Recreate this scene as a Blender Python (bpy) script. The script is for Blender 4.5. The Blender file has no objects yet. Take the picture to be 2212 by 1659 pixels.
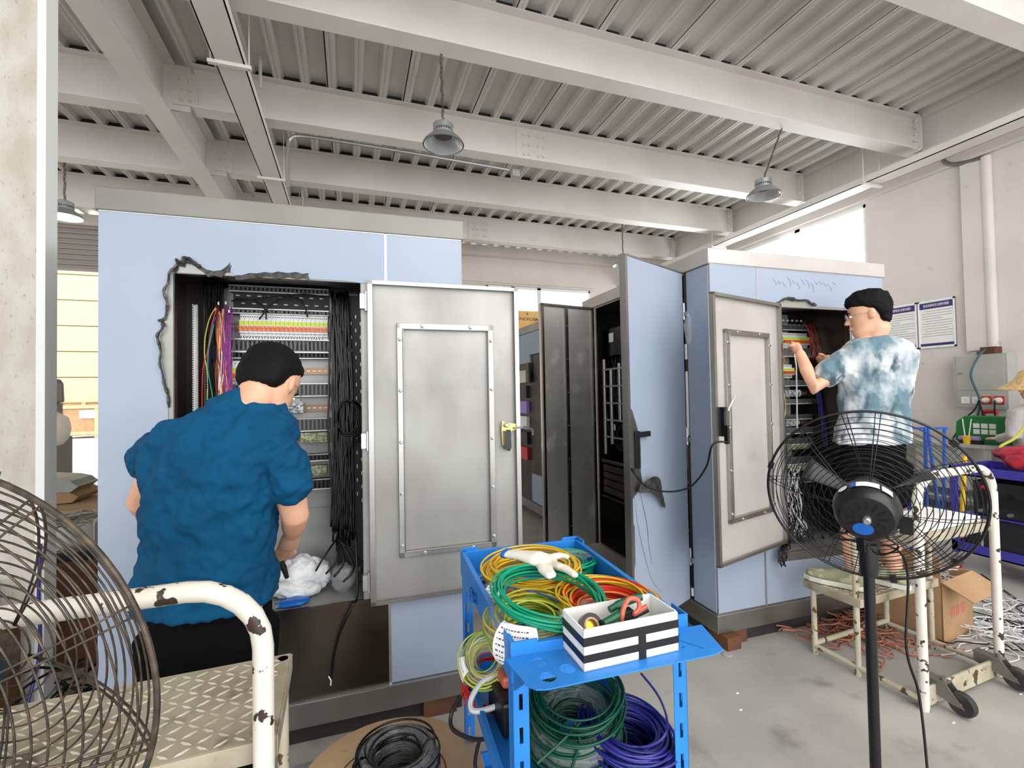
import bpy, bmesh, math, random
from math import sin, cos, pi, radians as R
from mathutils import Vector as V, Matrix as MX, noise

S = bpy.context.scene
# ------------------------------------------------------------------ camera
W, H, F = 2212, 1659, 1013.4
EYE = V((0, 0, 1.55))
PITCH, ROLL, YAW, CY = R(1.27), R(-1.035), R(18.92), R(-1.18)
fwd = V((sin(YAW)*cos(PITCH), cos(YAW)*cos(PITCH), sin(PITCH)))
rt = V((cos(YAW), -sin(YAW), 0)); upv = rt.cross(fwd)
RX = cos(ROLL)*rt + sin(ROLL)*upv
UX = -sin(ROLL)*rt + cos(ROLL)*upv
cam = bpy.data.cameras.new('camera'); cam.sensor_width = 36; cam.lens = 36*F/W; cam.clip_start = .02; cam.clip_end = 300
co = bpy.data.objects.new('camera', cam); S.collection.objects.link(co); S.camera = co
m3 = MX((RX, UX, -fwd)).transposed().to_4x4(); m3.translation = EYE; co.matrix_world = m3
# ------------------------------------------------------------------ light
wd = bpy.data.worlds.new('World'); S.world = wd; wd.use_nodes = True
nt = wd.node_tree; bg = nt.nodes['Background']
bg.inputs[0].default_value = (0.93, 0.96, 1.0, 1); bg.inputs[1].default_value = 3.0
def area(name, loc, aim, sx, sy, power, col):
    l = bpy.data.lights.new(name, 'AREA'); l.shape = 'RECTANGLE'; l.size = sx; l.size_y = sy; l.energy = power; l.color = col
    o = bpy.data.objects.new(name, l); S.collection.objects.link(o); o.location = loc
    o.rotation_euler = (V(aim)-V(loc)).to_track_quat('-Z', 'Y').to_euler(); return o
area('entrance_daylight', (1.0, -5.6, 2.6), (1.5, 6, 1.2), 8, 4.2, 60, (1, .97, .93))
area('roof_light', (3.2, -1.2, 4.62), (3.6, 1.2, 0), 6, 4, 190, (1, .98, .95))
area('window_daylight', (7.45, 7.2, 3.7), (2, 2, 1.0), 3.8, 1.2, 120, (.95, .98, 1))
S.view_settings.view_transform = 'Standard'; S.view_settings.look = 'None'
S.view_settings.gamma = 1; S.view_settings.use_curve_mapping = False
S.view_settings.exposure = 0.42

# ------------------------------------------------------------------ places
def ray(px, py): return fwd + RX*((px-W/2)/F) - UX*((py-H/2)/F)
def at(px, py, d): return EYE + ray(px, py)*d                       # a place at a depth
def on_z(px, py, z):
    d = ray(px, py); return EYE + d*((z-EYE.z)/d.z)
def on_pl(px, py, P, n):
    d = ray(px, py); return EYE + d*((V(P)-EYE).dot(n)/d.dot(n))
XV, YV = V((1, 0, 0)), V((0, 1, 0))
CXV, CYV = V((cos(CY), sin(CY), 0)), V((-sin(CY), cos(CY), 0))

# ------------------------------------------------------------------ materials
def lin(c):
    r = [(x/255/12.92 if x/255 <= .04045 else ((x/255+.055)/1.055)**2.4) for x in c]; return (r[0], r[1], r[2], 1)
MATS = {}
def mat(name, rgb, rough=.5, metal=0, var=None, bump=None, stretch=(1, 1, 1), emit=0, alpha=1, trans=0, coat=0, sheen=0, dirt=None, rvar=None, spec=.5):
    m = bpy.data.materials.new(name); m.use_nodes = True; n = m.node_tree; L = n.links
    b = n.nodes['Principled BSDF']
    b.inputs['Base Color'].default_value = lin(rgb); b.inputs['Roughness'].default_value = rough; b.inputs['Metallic'].default_value = metal
    b.inputs['Alpha'].default_value = alpha; b.inputs['Transmission Weight'].default_value = trans
    b.inputs['Coat Weight'].default_value = coat; b.inputs['Sheen Weight'].default_value = sheen
    b.inputs['Specular IOR Level'].default_value = spec
    if emit: b.inputs['Emission Color'].default_value = lin(rgb); b.inputs['Emission Strength'].default_value = emit
    if var or bump or dirt or rvar:
        tc = n.nodes.new('ShaderNodeTexCoord'); mp = n.nodes.new('ShaderNodeMapping'); mp.inputs['Scale'].default_value = stretch
        L.new(tc.outputs['Object'], mp.inputs[0])
        def nz(scale, detail=5):
            t = n.nodes.new('ShaderNodeTexNoise'); t.inputs['Scale'].default_value = scale; t.inputs['Detail'].default_value = detail
            L.new(mp.outputs[0], t.inputs[0]); return t.outputs['Fac']
        def ramp(s, lo, hi):
            r = n.nodes.new('ShaderNodeMapRange'); r.inputs[1].default_value = lo; r.inputs[2].default_value = hi; L.new(s, r.inputs[0]); return r.outputs[0]
        col = None
        for v in (var, dirt):
            if not v: continue
            mx = n.nodes.new('ShaderNodeMix'); mx.data_type = 'RGBA'
            L.new(ramp(nz(v[1]), v[2], v[3]), mx.inputs[0])
            if col is None: mx.inputs[6].default_value = lin(rgb)
            else: L.new(col, mx.inputs[6])
            mx.inputs[7].default_value = lin(v[0]); col = mx.outputs[2]
        if col: L.new(col, b.inputs['Base Color'])
        if rvar:
            r = n.nodes.new('ShaderNodeMapRange'); r.inputs[1].default_value = .3; r.inputs[2].default_value = .7
            r.inputs[3].default_value = rvar[1]; r.inputs[4].default_value = rvar[2]; L.new(nz(rvar[0]), r.inputs[0]); L.new(r.outputs[0], b.inputs['Roughness'])
        if bump:
            bp = n.nodes.new('ShaderNodeBump'); bp.inputs['Strength'].default_value = bump[1]; bp.inputs['Distance'].default_value = bump[2] if len(bump) > 2 else .01
            L.new(nz(bump[0], 6), bp.inputs['Height']); L.new(bp.outputs[0], b.inputs['Normal'])
    MATS[name] = m; return m
M = MATS
mat('cream_paint', (228, 223, 217), .55, var=((218, 212, 205), 1.4, .35, .7))
mat('deck_paint', (224, 221, 214), .5, var=((208, 205, 199), .9, .35, .7), stretch=(1, .25, 1))
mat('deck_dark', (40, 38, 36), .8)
mat('plaster', (220, 212, 207), .9, var=((208, 202, 195), 1.1, .35, .7), dirt=((165, 158, 150), 7, .68, .86), bump=(14, .12))
mat('sandwich_panel', (226, 217, 208), .6, var=((216, 208, 198), 1.2, .4, .7))
mat('concrete', (172, 169, 163), .75, var=((148, 145, 140), 1.6, .35, .68), dirt=((104, 99, 93), 4, .6, .82), bump=(30, .15), rvar=(3, .5, .85))
mat('column_coat', (196, 190, 180), .9, var=((180, 172, 158), 9, .4, .65), dirt=((150, 142, 128), 60, .6, .75), bump=(70, .6, .004), stretch=(1, 1, .5))
mat('column_edge', (222, 222, 220), .6)
mat('blue_film', (151, 162, 178), .42, var=((139, 152, 170), 1.3, .35, .72), bump=(5, .06, .02), rvar=(2.5, .3, .5))
mat('film_ragged', (70, 70, 67), .3, .2, var=((44, 42, 39), 30, .4, .65), bump=(60, .8, .004))
mat('steel_cornice', (128, 126, 119), .5, .5, var=((116, 113, 107), 2, .4, .7))  # left cornice copy of the same steel, its dimmer light put into the colour
mat('steel', (168, 166, 161), .38, 1, var=((144, 141, 136), 2.2, .35, .7), stretch=(1, 1, .5), rvar=(3, .3, .46))
mat('steel_light', (158, 157, 152), .48, .6, var=((138, 136, 131), 2.6, .38, .72), dirt=((140, 138, 133), 5, .66, .84), stretch=(1, 1, .6), rvar=(4, .4, .6))
mat('steel_dark', (112, 105, 98), .3, 1, var=((82, 76, 70), 1.6, .35, .7), rvar=(2.5, .24, .4))
mat('steel_lit', (196, 191, 187), .45, .4, var=((180, 175, 171), 2.4, .38, .72), dirt=((160, 156, 152), 5, .66, .84))  # lit copy of the cabinet steel, bright reflections put into its colour
mat('steel_mirror', (188, 186, 182), .26, .4, var=((150, 150, 148), 1.2, .35, .7), dirt=((216, 214, 211), 5, .60, .76), stretch=(1, 1, .8), rvar=(2, .12, .34))
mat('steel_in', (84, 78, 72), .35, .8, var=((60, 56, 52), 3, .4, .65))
mat('plate_grey', (150, 150, 147), .45, .3, var=((128, 128, 125), 4, .4, .7))
mat('zinc', (182, 182, 179), .35, .85)
mat('black_plastic', (20, 20, 21), .42)
mat('black_gloss', (7, 7, 8), .28, coat=.15, spec=.35)
mat('black_wire', (12, 12, 12), .45, spec=.3)
mat('duct_grey', (92, 93, 93), .55)
mat('duct_dark', (38, 38, 39), .6)
mat('breaker_white', (226, 227, 223), .45)
mat('breaker_orange', (228, 108, 28), .4)
mat('breaker_lime', (200, 216, 60), .5)
mat('hole_black', (8, 8, 8), .9)
mat('rail_bronze', (132, 108, 88), .4, .8)
mat('brass', (188, 172, 108), .35, .85)
mat('rust_wire', (60, 54, 48), .5, .4, var=((98, 84, 68), 40, .42, .66))
mat('fan_black', (16, 16, 17), .35)
mat('chip_white', (222, 216, 204), .38, var=((206, 198, 182), 6, .4, .7), dirt=((58, 42, 34), 24, .585, .60))
mat('chip_cream', (188, 180, 158), .5, var=((170, 160, 136), 6, .4, .7), dirt=((82, 62, 44), 20, .59, .62))
mat('tread_cream', (176, 166, 144), .55, var=((138, 126, 106), 4, .4, .65), dirt=((92, 80, 66), 9, .6, .74), bump=(40, .2))
mat('tread_bar', (202, 192, 170), .45, var=((170, 158, 136), 12, .4, .65))
mat('cart_blue', (36, 130, 214), .42, var=((30, 116, 198), 5, .4, .7), dirt=((110, 160, 205), 25, .72, .8))
mat('skin', (222, 172, 142), .55, var=((208, 152, 122), 9, .4, .7))
mat('hair', (7, 6, 6), .75, spec=.2, bump=(180, .5, .003), stretch=(1, 1, .25))
mat('shirt_blue', (0, 71, 107), .85, var=((0, 60, 94), 5, .4, .7), bump=(9, .6, .03), spec=.2)
mat('shirt_tie', (202, 206, 209), .9, var=((92, 120, 132), 5.5, .42, .58), dirt=((70, 92, 102), 13, .56, .68), bump=(9, .5, .03), sheen=.1, stretch=(1, 1, .6))
mat('trousers', (9, 9, 11), .95, spec=.1, bump=(8, .3, .02))
mat('shoe_olive', (140, 142, 112), .7, var=((190, 186, 150), 14, .5, .58))
mat('shoe_sole', (205, 202, 190), .7)
mat('white_plain', (240, 240, 238), .5)
mat('paper', (238, 238, 234), .8)
mat('text_dark', (52, 50, 60), .8)
mat('notice_blue', (58, 44, 112), .6)
mat('cardboard', (178, 142, 104), .85, var=((160, 126, 92), 5, .4, .7))
mat('board_tan', (190, 160, 124), .8, var=((168, 136, 100), 4, .35, .7), dirt=((120, 92, 64), 12, .66, .8))
mat('wood_crate', (214, 178, 134), .8, var=((200, 160, 116), 3, .4, .7))
mat('wood_dark', (104, 66, 40), .8, var=((80, 50, 32), 6, .4, .7))
mat('glass_clear', (255, 255, 255), .05, trans=1)
mat('plastic_clear', (235, 238, 240), .08, alpha=.16, bump=(40, 1, .02), coat=1)
mat('bag_white', (232, 234, 235), .5, bump=(14, .8, .03), var=((200, 204, 208), 8, .4, .65))
mat('lamp_alu', (176, 178, 178), .35, .7)
mat('lamp_inner', (206, 208, 210), .3, .4)
mat('lamp_glow', (255, 255, 255), .5, emit=6)
mat('facade_cream', (192, 176, 140), .8)
mat('facade_joint', (130, 104, 46), .8)
mat('outdoor_ground', (186, 180, 176), .9, var=((176, 171, 167), .5, .4, .6))
mat('shutter', (168, 160, 152), .6)
mat('purple_cart', (64, 58, 160), .5, dirt=((40, 36, 90), 12, .66, .8))
mat('machine_black', (34, 34, 38), .45)
mat('machine_blue', (46, 96, 200), .5)
mat('red_cloth', (172, 34, 52), .85, var=((140, 22, 40), 8, .4, .65), bump=(14, .5, .02))
mat('green_plastic', (30, 120, 58), .5)
mat('yellow', (236, 190, 30), .5)
mat('lilac', (170, 140, 210), .7)
mat('beige_bag', (216, 208, 192), .8)
mat('elec_grey', (176, 176, 170), .5, var=((164, 164, 158), 3, .4, .7))
mat('red_plastic', (196, 44, 48), .4)
mat('rubber', (44, 42, 42), .7, var=((70, 66, 62), 20, .5, .7))
mat('hub_grey', (120, 116, 110), .5, .5)
mat('straw', (216, 186, 132), .85, var=((190, 156, 104), 30, .4, .6), bump=(90, .5, .003))
mat('rope_orange', (172, 112, 88), .85)
mat('glove_white', (230, 226, 212), .85, var=((170, 160, 144), 10, .58, .7), bump=(60, .3, .003))
mat('navy', (24, 34, 92), .4)
mat('gold_knob', (210, 180, 60), .3, .7)
for k, c in dict(yellow=(224, 182, 40), green=(0, 150, 112), limegreen=(120, 160, 40), dkgreen=(6, 74, 52), navy=(22, 34, 110), blue=(16, 92, 178), red=(202, 40, 22), black=(20, 20, 20), purple=(128, 36, 120), orange=(232, 140, 60), gy=(190, 190, 70), white=(225, 225, 225), brown=(120, 40, 28), olive=(176, 164, 50), violet=(46, 44, 130)).items():
    mat('wire_'+k, c, .32)

# ------------------------------------------------------------------ mesh helpers
def NB(): return bmesh.new()
def face(b, vs):
    try: return b.faces.new(vs)
    except ValueError: return None
def box(b, x0, x1, y0, y1, z0, z1, T=None):
    vs = [b.verts.new(T @ V(p) if T else V(p)) for p in ((x0,y0,z0),(x1,y0,z0),(x1,y1,z0),(x0,y1,z0),(x0,y0,z1),(x1,y0,z1),(x1,y1,z1),(x0,y1,z1))]
    for f in ((3,2,1,0),(4,5,6,7),(0,1,5,4),(1,2,6,5),(2,3,7,6),(3,0,4,7)): face(b, [vs[i] for i in f])
def prism(b, pts, z0, z1, T=None):
    n = len(pts); T = T or MX()
    a = [b.verts.new(T @ V((p[0], p[1], z0))) for p in pts]; c = [b.verts.new(T @ V((p[0], p[1], z1))) for p in pts]
    face(b, a[::-1]); face(b, c)
    for i in range(n): face(b, (a[i], a[(i+1) % n], c[(i+1) % n], c[i]))
def tube(b, pts, r, n=6, closed=False, caps=True):
    pts = [V(p) for p in pts]; N = len(pts); rings = []; prev = None
    for i, p in enumerate(pts):
        if closed: t = pts[(i+1) % N]-pts[i-1]
        else: t = pts[min(i+1, N-1)]-pts[max(i-1, 0)]
        if t.length < 1e-9: t = V((0, 0, 1))
        t.normalize()
        if prev is None:
            u = t.orthogonal().normalized()
        else:
            u = prev - t*prev.dot(t)
            u = u.normalized() if u.length > 1e-6 else t.orthogonal().normalized()
        prev = u; w = t.cross(u); rr = r[i] if isinstance(r, (list, tuple)) else r
        rings.append([b.verts.new(p + (u*cos(2*pi*k/n)+w*sin(2*pi*k/n))*rr) for k in range(n)])
    for i in range(N if closed else N-1):
        A, B = rings[i], rings[(i+1) % N]
        off = 0
        if closed and i == N-1: off = min(range(n), key=lambda s: (A[0].co-B[s].co).length)
        for k in range(n): face(b, (A[k], A[(k+1) % n], B[(k+1+off) % n], B[(k+off) % n]))
    if caps and not closed: face(b, rings[0][::-1]); face(b, rings[-1])
def lathe(b, prof, n=24, T=None, cap=True):
    T = T or MX(); rings = []
    for r, z in prof: rings.append([b.verts.new(T @ V((r*cos(2*pi*k/n), r*sin(2*pi*k/n), z))) for k in range(n)])
    for A, B in zip(rings, rings[1:]):
        for k in range(n): face(b, (A[k], A[(k+1) % n], B[(k+1) % n], B[k]))
    if cap: face(b, rings[0][::-1]); face(b, rings[-1])
def loft(b, rings, n=20, cap=True, sq=2.0):
    """rings: (centre, half-axis a, half-axis c)"""
    rs = []
    for c, a, d in rings:
        row = []
        for k in range(n):
            t = 2*pi*k/n; x, y = cos(t), sin(t)
            e = 2/sq; x = math.copysign(abs(x)**e, x); y = math.copysign(abs(y)**e, y)
            row.append(b.verts.new(V(c)+V(a)*x+V(d)*y))
        rs.append(row)
    for A, B in zip(rs, rs[1:]):
        for k in range(n): face(b, (A[k], A[(k+1) % n], B[(k+1) % n], B[k]))
    if cap: face(b, rs[0][::-1]); face(b, rs[-1])
def ball(b, c, rx, ry=None, rz=None, T=None, n=14):
    ry = ry or rx; rz = rz or rx
    T = (T or MX.Translation(V(c))) if T is None else MX.Translation(V(c)) @ T
    rings = []
    for i in range(1, n//2):
        a = pi*i/(n//2)
        rings.append([b.verts.new(T @ V((rx*sin(a)*cos(2*pi*k/n), ry*sin(a)*sin(2*pi*k/n), -rz*cos(a)))) for k in range(n)])
    lo = b.verts.new(T @ V((0, 0, -rz))); hi = b.verts.new(T @ V((0, 0, rz)))
    for A, B in zip(rings, rings[1:]):
        for k in range(n): face(b, (A[k], A[(k+1) % n], B[(k+1) % n], B[k]))
    for k in range(n): face(b, (lo, rings[0][(k+1) % n], rings[0][k])); face(b, (hi, rings[-1][k], rings[-1][(k+1) % n]))
def holed(b, outer, holes, z0, z1, T=None):
    """flat plate with real holes"""
    T = T or MX(); t = bmesh.new(); ed = []
    for loop in [outer]+holes:
        vs = [t.verts.new((p[0], p[1], z0)) for p in loop]
        ed += [t.edges.new((vs[i], vs[(i+1) % len(vs)])) for i in range(len(vs))]
    bmesh.ops.triangle_fill(t, edges=ed, use_beauty=True)
    g = bmesh.ops.extrude_face_region(t, geom=t.faces[:])
    for v in [x for x in g['geom'] if isinstance(x, bmesh.types.BMVert)]: v.co.z = z1
    mp = {v: b.verts.new(T @ v.co) for v in t.verts}
    for f in t.faces: face(b, [mp[v] for v in f.verts])
    t.free()
def arc(c, r, a0, a1, n, ax=V((1, 0, 0)), ay=V((0, 1, 0))):
    return [V(c)+ax*(r*cos(a0+(a1-a0)*i/n))+ay*(r*sin(a0+(a1-a0)*i/n)) for i in range(n+1)]
def smooth_path(P, k=6):
    P = [V(p) for p in P]; out = []
    for i in range(len(P)-1):
        p0 = P[max(i-1, 0)]; p1 = P[i]; p2 = P[i+1]; p3 = P[min(i+2, len(P)-1)]
        for j in range(k):
            t = j/k; out.append(.5*((2*p1)+(p2-p0)*t+(2*p0-5*p1+4*p2-p3)*t*t+(3*p1-p0-3*p2+p3)*t**3))
    out.append(P[-1]); return out

# ------------------------------------------------------------------ objects
ROOTM = {}
def obj(name, b, m, parent=None, world=False, smooth=False, bevel=0, label=None):
    me = bpy.data.meshes.new(name)
    if world and parent is not None:
        b.transform(ROOTM[parent.name].inverted())
    bmesh.ops.recalc_face_normals(b, faces=b.faces[:])
    b.to_mesh(me); b.free()
    me.materials.append(M[m] if isinstance(m, str) else m)
    if smooth:
        me.polygons.foreach_set('use_smooth', [True]*len(me.polygons))
        if smooth != 2: me.set_sharp_from_angle(angle=R(38))
    o = bpy.data.objects.new(name, me); S.collection.objects.link(o)
    if parent is not None: o.parent = parent; ROOTM[o.name] = ROOTM.get(parent.name, MX())
    if bevel:
        md = o.modifiers.new('bevel', 'BEVEL'); md.width = bevel; md.segments = 2; md.limit_method = 'ANGLE'
    if label: o['label'] = label
    return o
def tag(o, label, cat, group=None, kind=None):
    if label: o['label'] = label
    if cat: o['category'] = cat
    if group: o['group'] = group
    if kind: o['kind'] = kind
    return o
def thing(name, label, cat, loc=(0, 0, 0), rotz=0, group=None, kind=None):
    o = bpy.data.objects.new(name, None); S.collection.objects.link(o); o.empty_display_size = .05
    o.location = loc; o.rotation_euler = (0, 0, rotz); ROOTM[o.name] = MX.Translation(V(loc)) @ MX.Rotation(rotz, 4, 'Z')
    tag(o, label, cat, group, kind); return o
def solo(name, b, m, label, cat, loc, group=None, **k):
    """a thing that is one mesh; b in world coordinates"""
    b.transform(MX.Translation(-V(loc))); o = obj(name, b, m, **k); o.location = loc; return tag(o, label, cat, group)
def struct(name, b, m, loc=(0, 0, 0), parent=None, **k):
    o = obj(name, b, m, parent, **k)
    if parent is None: o['kind'] = 'structure'
    return o
def copy_tree(o, parent=None):
    c = o.copy(); S.collection.objects.link(c)
    if parent is not None: c.parent = parent
    for ch in list(o.children): copy_tree(ch, c)
    return c
def share(first, parent, T):
    c = first.copy(); S.collection.objects.link(c); c.parent = parent; c.matrix_basis = T; return c
def remesh(o, vox, it=6, smooth=.5):
    md = o.modifiers.new('r', 'REMESH'); md.mode = 'VOXEL'; md.voxel_size = vox; md.use_smooth_shade = True
    sm = o.modifiers.new('s', 'SMOOTH'); sm.factor = smooth; sm.iterations = it
    return o
def crumple(o, size, strength):
    t = bpy.data.textures.new('folds', 'CLOUDS'); t.noise_scale = size; t.noise_depth = 2
    d = o.modifiers.new('d', 'DISPLACE'); d.texture = t; d.strength = strength; d.mid_level = .5; d.texture_coords = 'LOCAL'
    return o
rnd = random.Random(7)
# ================================================================== setting
XR, YB, ZD = 7.6, 11.2, 5.2
def bm_box(*a, T=None):
    b = NB(); box(b, *a, T=T); return b
struct('floor', bm_box(-12, XR+.2, -6.2, YB, -.12, 0), 'concrete')
struct('ground_outside', bm_box(-40, 30, YB, 60, -.14, -.01), 'outdoor_ground')
# ceiling: ribbed deck, each sheet a piece
ce = thing('ceiling', None, None, (0, 0, 0), kind='structure'); ce['label'] = 'white ribbed steel roof deck laid over the cream beams'
def sheet_bm(y0, y1):
    b = NB(); pitch = .29; prof = []
    for k in range(3):
        x = k*pitch
        prof += [(x, 0), (x+.03, 0), (x+.038, .008), (x+.046, 0), (x+.075, 0), (x+.105, .07), (x+.26, .07)]
    prof += [(.858, 0)]
    T = MX(((1,0,0,0),(0,0,1,0),(0,1,0,0),(0,0,0,1)))
    up = [(p[0], p[1]+.004) for p in prof]
    for i in range(len(prof)-1):
        q = [prof[i], prof[i+1], up[i+1], up[i]]
        vs = [[b.verts.new((p[0], yy, p[1])) for p in q] for yy in (y0, y1)]
        for k in range(4): face(b, (vs[0][k], vs[0][(k+1) % 4], vs[1][(k+1) % 4], vs[1][k]))
    return b
s0 = obj('roof_sheet', sheet_bm(-6, YB), 'deck_paint', ce); s0.location = (-.22, 0, ZD)
for k in list(range(-13, 0))+list(range(1, 10)):
    c = s0.copy(); S.collection.objects.link(c); c.parent = ce; c.location = (-.22+.87*k, 0, ZD)
obj('roof_backing', bm_box(-12, XR, -6, YB, ZD+.09, ZD+.12), 'deck_dark', ce)

# beams (I section along X), with bolted splice plates
def beam_x(x0, x1, yc, zb, zt, fl=.2, plates=(), name='ceiling_beam', label=None, ends=()):
    t = thing(name, label, 'beam', (x0, yc, zb), kind='structure')
    b = NB(); box(b, x0, x1, yc-.012, yc+.012, zb+.012, zt-.012); obj('web', b, 'cream_paint', t, world=True)
    b = NB(); box(b, x0, x1, yc-fl/2, yc+fl/2, zb, zb+.014); obj('bottom_flange', b, 'cream_paint', t, world=True)
    b = NB(); box(b, x0, x1, yc-fl/2, yc+fl/2, zt-.014, zt); obj('top_flange', b, 'cream_paint', t, world=True)
    for xp, nc in plates:
        b = NB(); w = .11*nc/2+.03
        box(b, xp-w, xp+w, yc-.022, yc-.012, zb+.05, zt-.06); p = obj('splice_plate', b, 'cream_paint', t, world=True)
        for i in range(nc):
            xx = xp + ((i-(nc-1)/2)*.075 + (.03 if i >= nc/2 else -.03))
            for j in range(3):
                b = NB(); lathe(b, [(.021, 0), (.021, .016), (.015, .026)], 6, MX.Translation((xx, yc-.022, zb+.1+j*(zt-zb-.22)/2)) @ MX.Rotation(R(90), 4, 'X'))
                obj('bolt', b, 'cream_paint', p, world=True)
    b = NB(); box(b, x0, x1, yc-.05, yc+.05, zt+.005, zt+.078); obj('trough_shade', b, 'deck_dark', t, world=True)  # added dark strip that paints the shade in the deck troughs
    for xe in ends:
        b = NB(); box(b, xe-.14, xe-.12, yc-.1, yc, zb, zt); 
        for j in range(5): lathe(b, [(.016, 0), (.016, .03)], 6, MX.Translation((xe-.15, yc-.055, zb+.06+j*(zt-zb-.12)/4)) @ MX.Rotation(R(-90), 4, 'Y'))
        obj('end_plate', b, 'cream_paint', t, world=True)
    return t
BZ, BT = 4.72, 5.2
beam_x(-1.6, 7.35, 2.46, BZ, BT, label='wide cream roof beam cut off by the top right corner of the picture')
beam_x(-1.6, 7.35, 4.18, BZ, BT, label='cream roof beam nearest the camera that runs the full width', ends=(7.4,))
beam_x(-1.6, 7.35, 5.93, BZ, BT, plates=((2.4, 4),), label='second cream roof beam with bolted splice right of the first lamp', ends=(7.4,))
beam_x(-1.6, 7.35, 7.5, BZ, BT, label='third plain cream roof beam without a splice plate', ends=(7.4,))
beam_x(-1.6, 7.35, 9.3, BZ, BT, plates=((2.55, 4),), label='farthest cream roof beam with small splice plate by the rear wall', ends=(7.4,))
for y, s in ((4.35, 'upper cream beam end seen left of the main girder'), (6.05, 'middle cream beam left of the main girder'), (7.6, 'lower cream beam left of the main girder'), (9.3, 'lowest cream beam left of the main girder near the lit lamp')):
    beam_x(-9, -2.1, y, BZ, BT, label=s)
def girder_y(xc, y0, y1, zb, zt, fl, label, stiff=(), plates=(), side=1):
    t = thing('ceiling_girder', label, 'beam', (xc, y0, zb), kind='structure')
    b = NB(); box(b, xc-.015, xc+.015, y0, y1, zb+.015, zt-.015); obj('web', b, 'cream_paint', t, world=True)
    b = NB(); box(b, xc-fl/2, xc+fl/2, y0, y1, zb, zb+.018); obj('bottom_flange', b, 'cream_paint', t, world=True)
    b = NB(); box(b, xc-fl/2, xc+fl/2, y0, y1, zt-.018, zt); obj('top_flange', b, 'cream_paint', t, world=True)
    for y in stiff:
        b = NB(); box(b, xc+.015*side, xc+(fl/2+.14)*side, y-.012, y+.012, zb+.1, zt); obj('stiffener', b, 'cream_paint', t, world=True)
        b = NB(); box(b, min(xc+.1*side, xc+.34*side), max(xc+.1*side, xc+.34*side), y-.03, y-.012, zb+.16, zt-.08); p = obj('bolt_plate', b, 'cream_paint', t, world=True)
        for i in range(2):
            for j in range(3):
                b = NB(); lathe(b, [(.022, 0), (.022, .016), (.016, .028)], 6, MX.Translation((xc+(.19+i*.08)*side, y-.03, zb+.22+j*.11)) @ MX.Rotation(R(90), 4, 'X'))
                obj('bolt', b, 'cream_paint', p, world=True)
    return t
girder_y(-1.9, -6, YB, 4.6, 5.2, .25, 'deep cream girder running away left above the cabinet', stiff=(2.46, 4.18, 5.93, 7.5, 9.3))
girder_y(7.42, -6, YB, 4.72, 5.2, .2, 'cream girder along the right wall carrying the beam ends')
# right wall with high window
XW = XR
b = NB()
for a in ((XW, XW+.2, -6, 5.05, 0, 5.2), (XW, XW+.2, 5.05, YB, 0, 3.0), (XW, XW+.2, 5.05, YB, 4.42, 5.2), (XW, XW+.2, 10.6, YB, 3.0, 4.42)): box(b, *a)
struct('wall_right', b, 'plaster')
b = NB(); box(b, XW-.06, XW, -6, YB, 4.46, 4.74); struct('trim_1', b, 'plaster')
def window(name, x0, x1, y0, y1, z0, z1, mull, axis):
    w = thing(name, 'white framed strip window blown out by daylight', None, (x0, y0, z0), kind='structure')
    b = NB(); t = .05
    if axis == 'y':
        for a in ((x0, x1, y0, y0+t, z0, z1), (x0, x1, y1-t, y1, z0, z1), (x0, x1, y0, y1, z0, z0+t), (x0, x1, y0, y1, z1-t, z1)): box(b, *a)
        for m_ in mull: box(b, x0, x1, m_-.05, m_+.05, z0, z1)
        obj('window_frame', b, 'white_plain', w, world=True)
        g = NB(); box(g, (x0+x1)/2-.003, (x0+x1)/2+.003, y0, y1, z0, z1)
    else:
        for a in ((x0, x0+t, y0, y1, z0, z1), (x1-t, x1, y0, y1, z0, z1), (x0, x1, y0, y1, z0, z0+t), (x0, x1, y0, y1, z1-t, z1)): box(b, *a)
        for m_ in mull: box(b, m_-.05, m_+.05, y0, y1, z0, z1)
        obj('window_frame', b, 'white_plain', w, world=True)
        g = NB(); box(g, x0, x1, (y0+y1)/2-.003, (y0+y1)/2+.003, z0, z1)
    obj('pane', g, M['window_glass'], w, world=True)
mg = bpy.data.materials.new('window_glass'); mg.use_nodes = True; M['window_glass'] = mg
n_ = mg.node_tree; n_.nodes.remove(n_.nodes['Principled BSDF'])
tr = n_.nodes.new('ShaderNodeBsdfTransparent'); gl = n_.nodes.new('ShaderNodeBsdfGlossy'); gl.inputs['Roughness'].default_value = .05
mi = n_.nodes.new('ShaderNodeMixShader'); mi.inputs[0].default_value = .06
n_.links.new(tr.outputs[0], mi.inputs[1]); n_.links.new(gl.outputs[0], mi.inputs[2]); n_.links.new(mi.outputs[0], n_.nodes['Material Output'].inputs[0])
window('window_1', XW+.02, XW+.12, 5.05, 10.6, 3.0, 4.42, (6.25, 7.6, 9.0), 'y')
# rear wall: window strip right, opening left
b = NB()
for a in ((-3.2, -2.9, YB, YB+.15, 0, 5.2), (-2.9, 3.2, YB, YB+.15, 0, 5.2), (3.2, 6.1, YB, YB+.15, 0, 2.6), (3.2, 6.1, YB, YB+.15, 4.28, 5.2), (6.1, XW+.2, YB, YB+.15, 0, 5.2), (-12, -3.2, YB, YB+.15, 4.95, 5.2), (-12, -8.5, YB, YB+.15, 0, 5.2)): box(b, *a)
struct('wall_rear', b, 'sandwich_panel')
window('window_2', 3.2, 6.1, YB-.02, YB+.08, 2.6, 4.28, (3.9, 4.62), 'x')
b = NB(); box(b, -1, 6.2, YB-.05, YB, 4.3, 4.33); box(b, -1, 6.2, YB-.03, YB, 4.36, 4.38); struct('trim_2', b, 'sandwich_panel')
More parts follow.
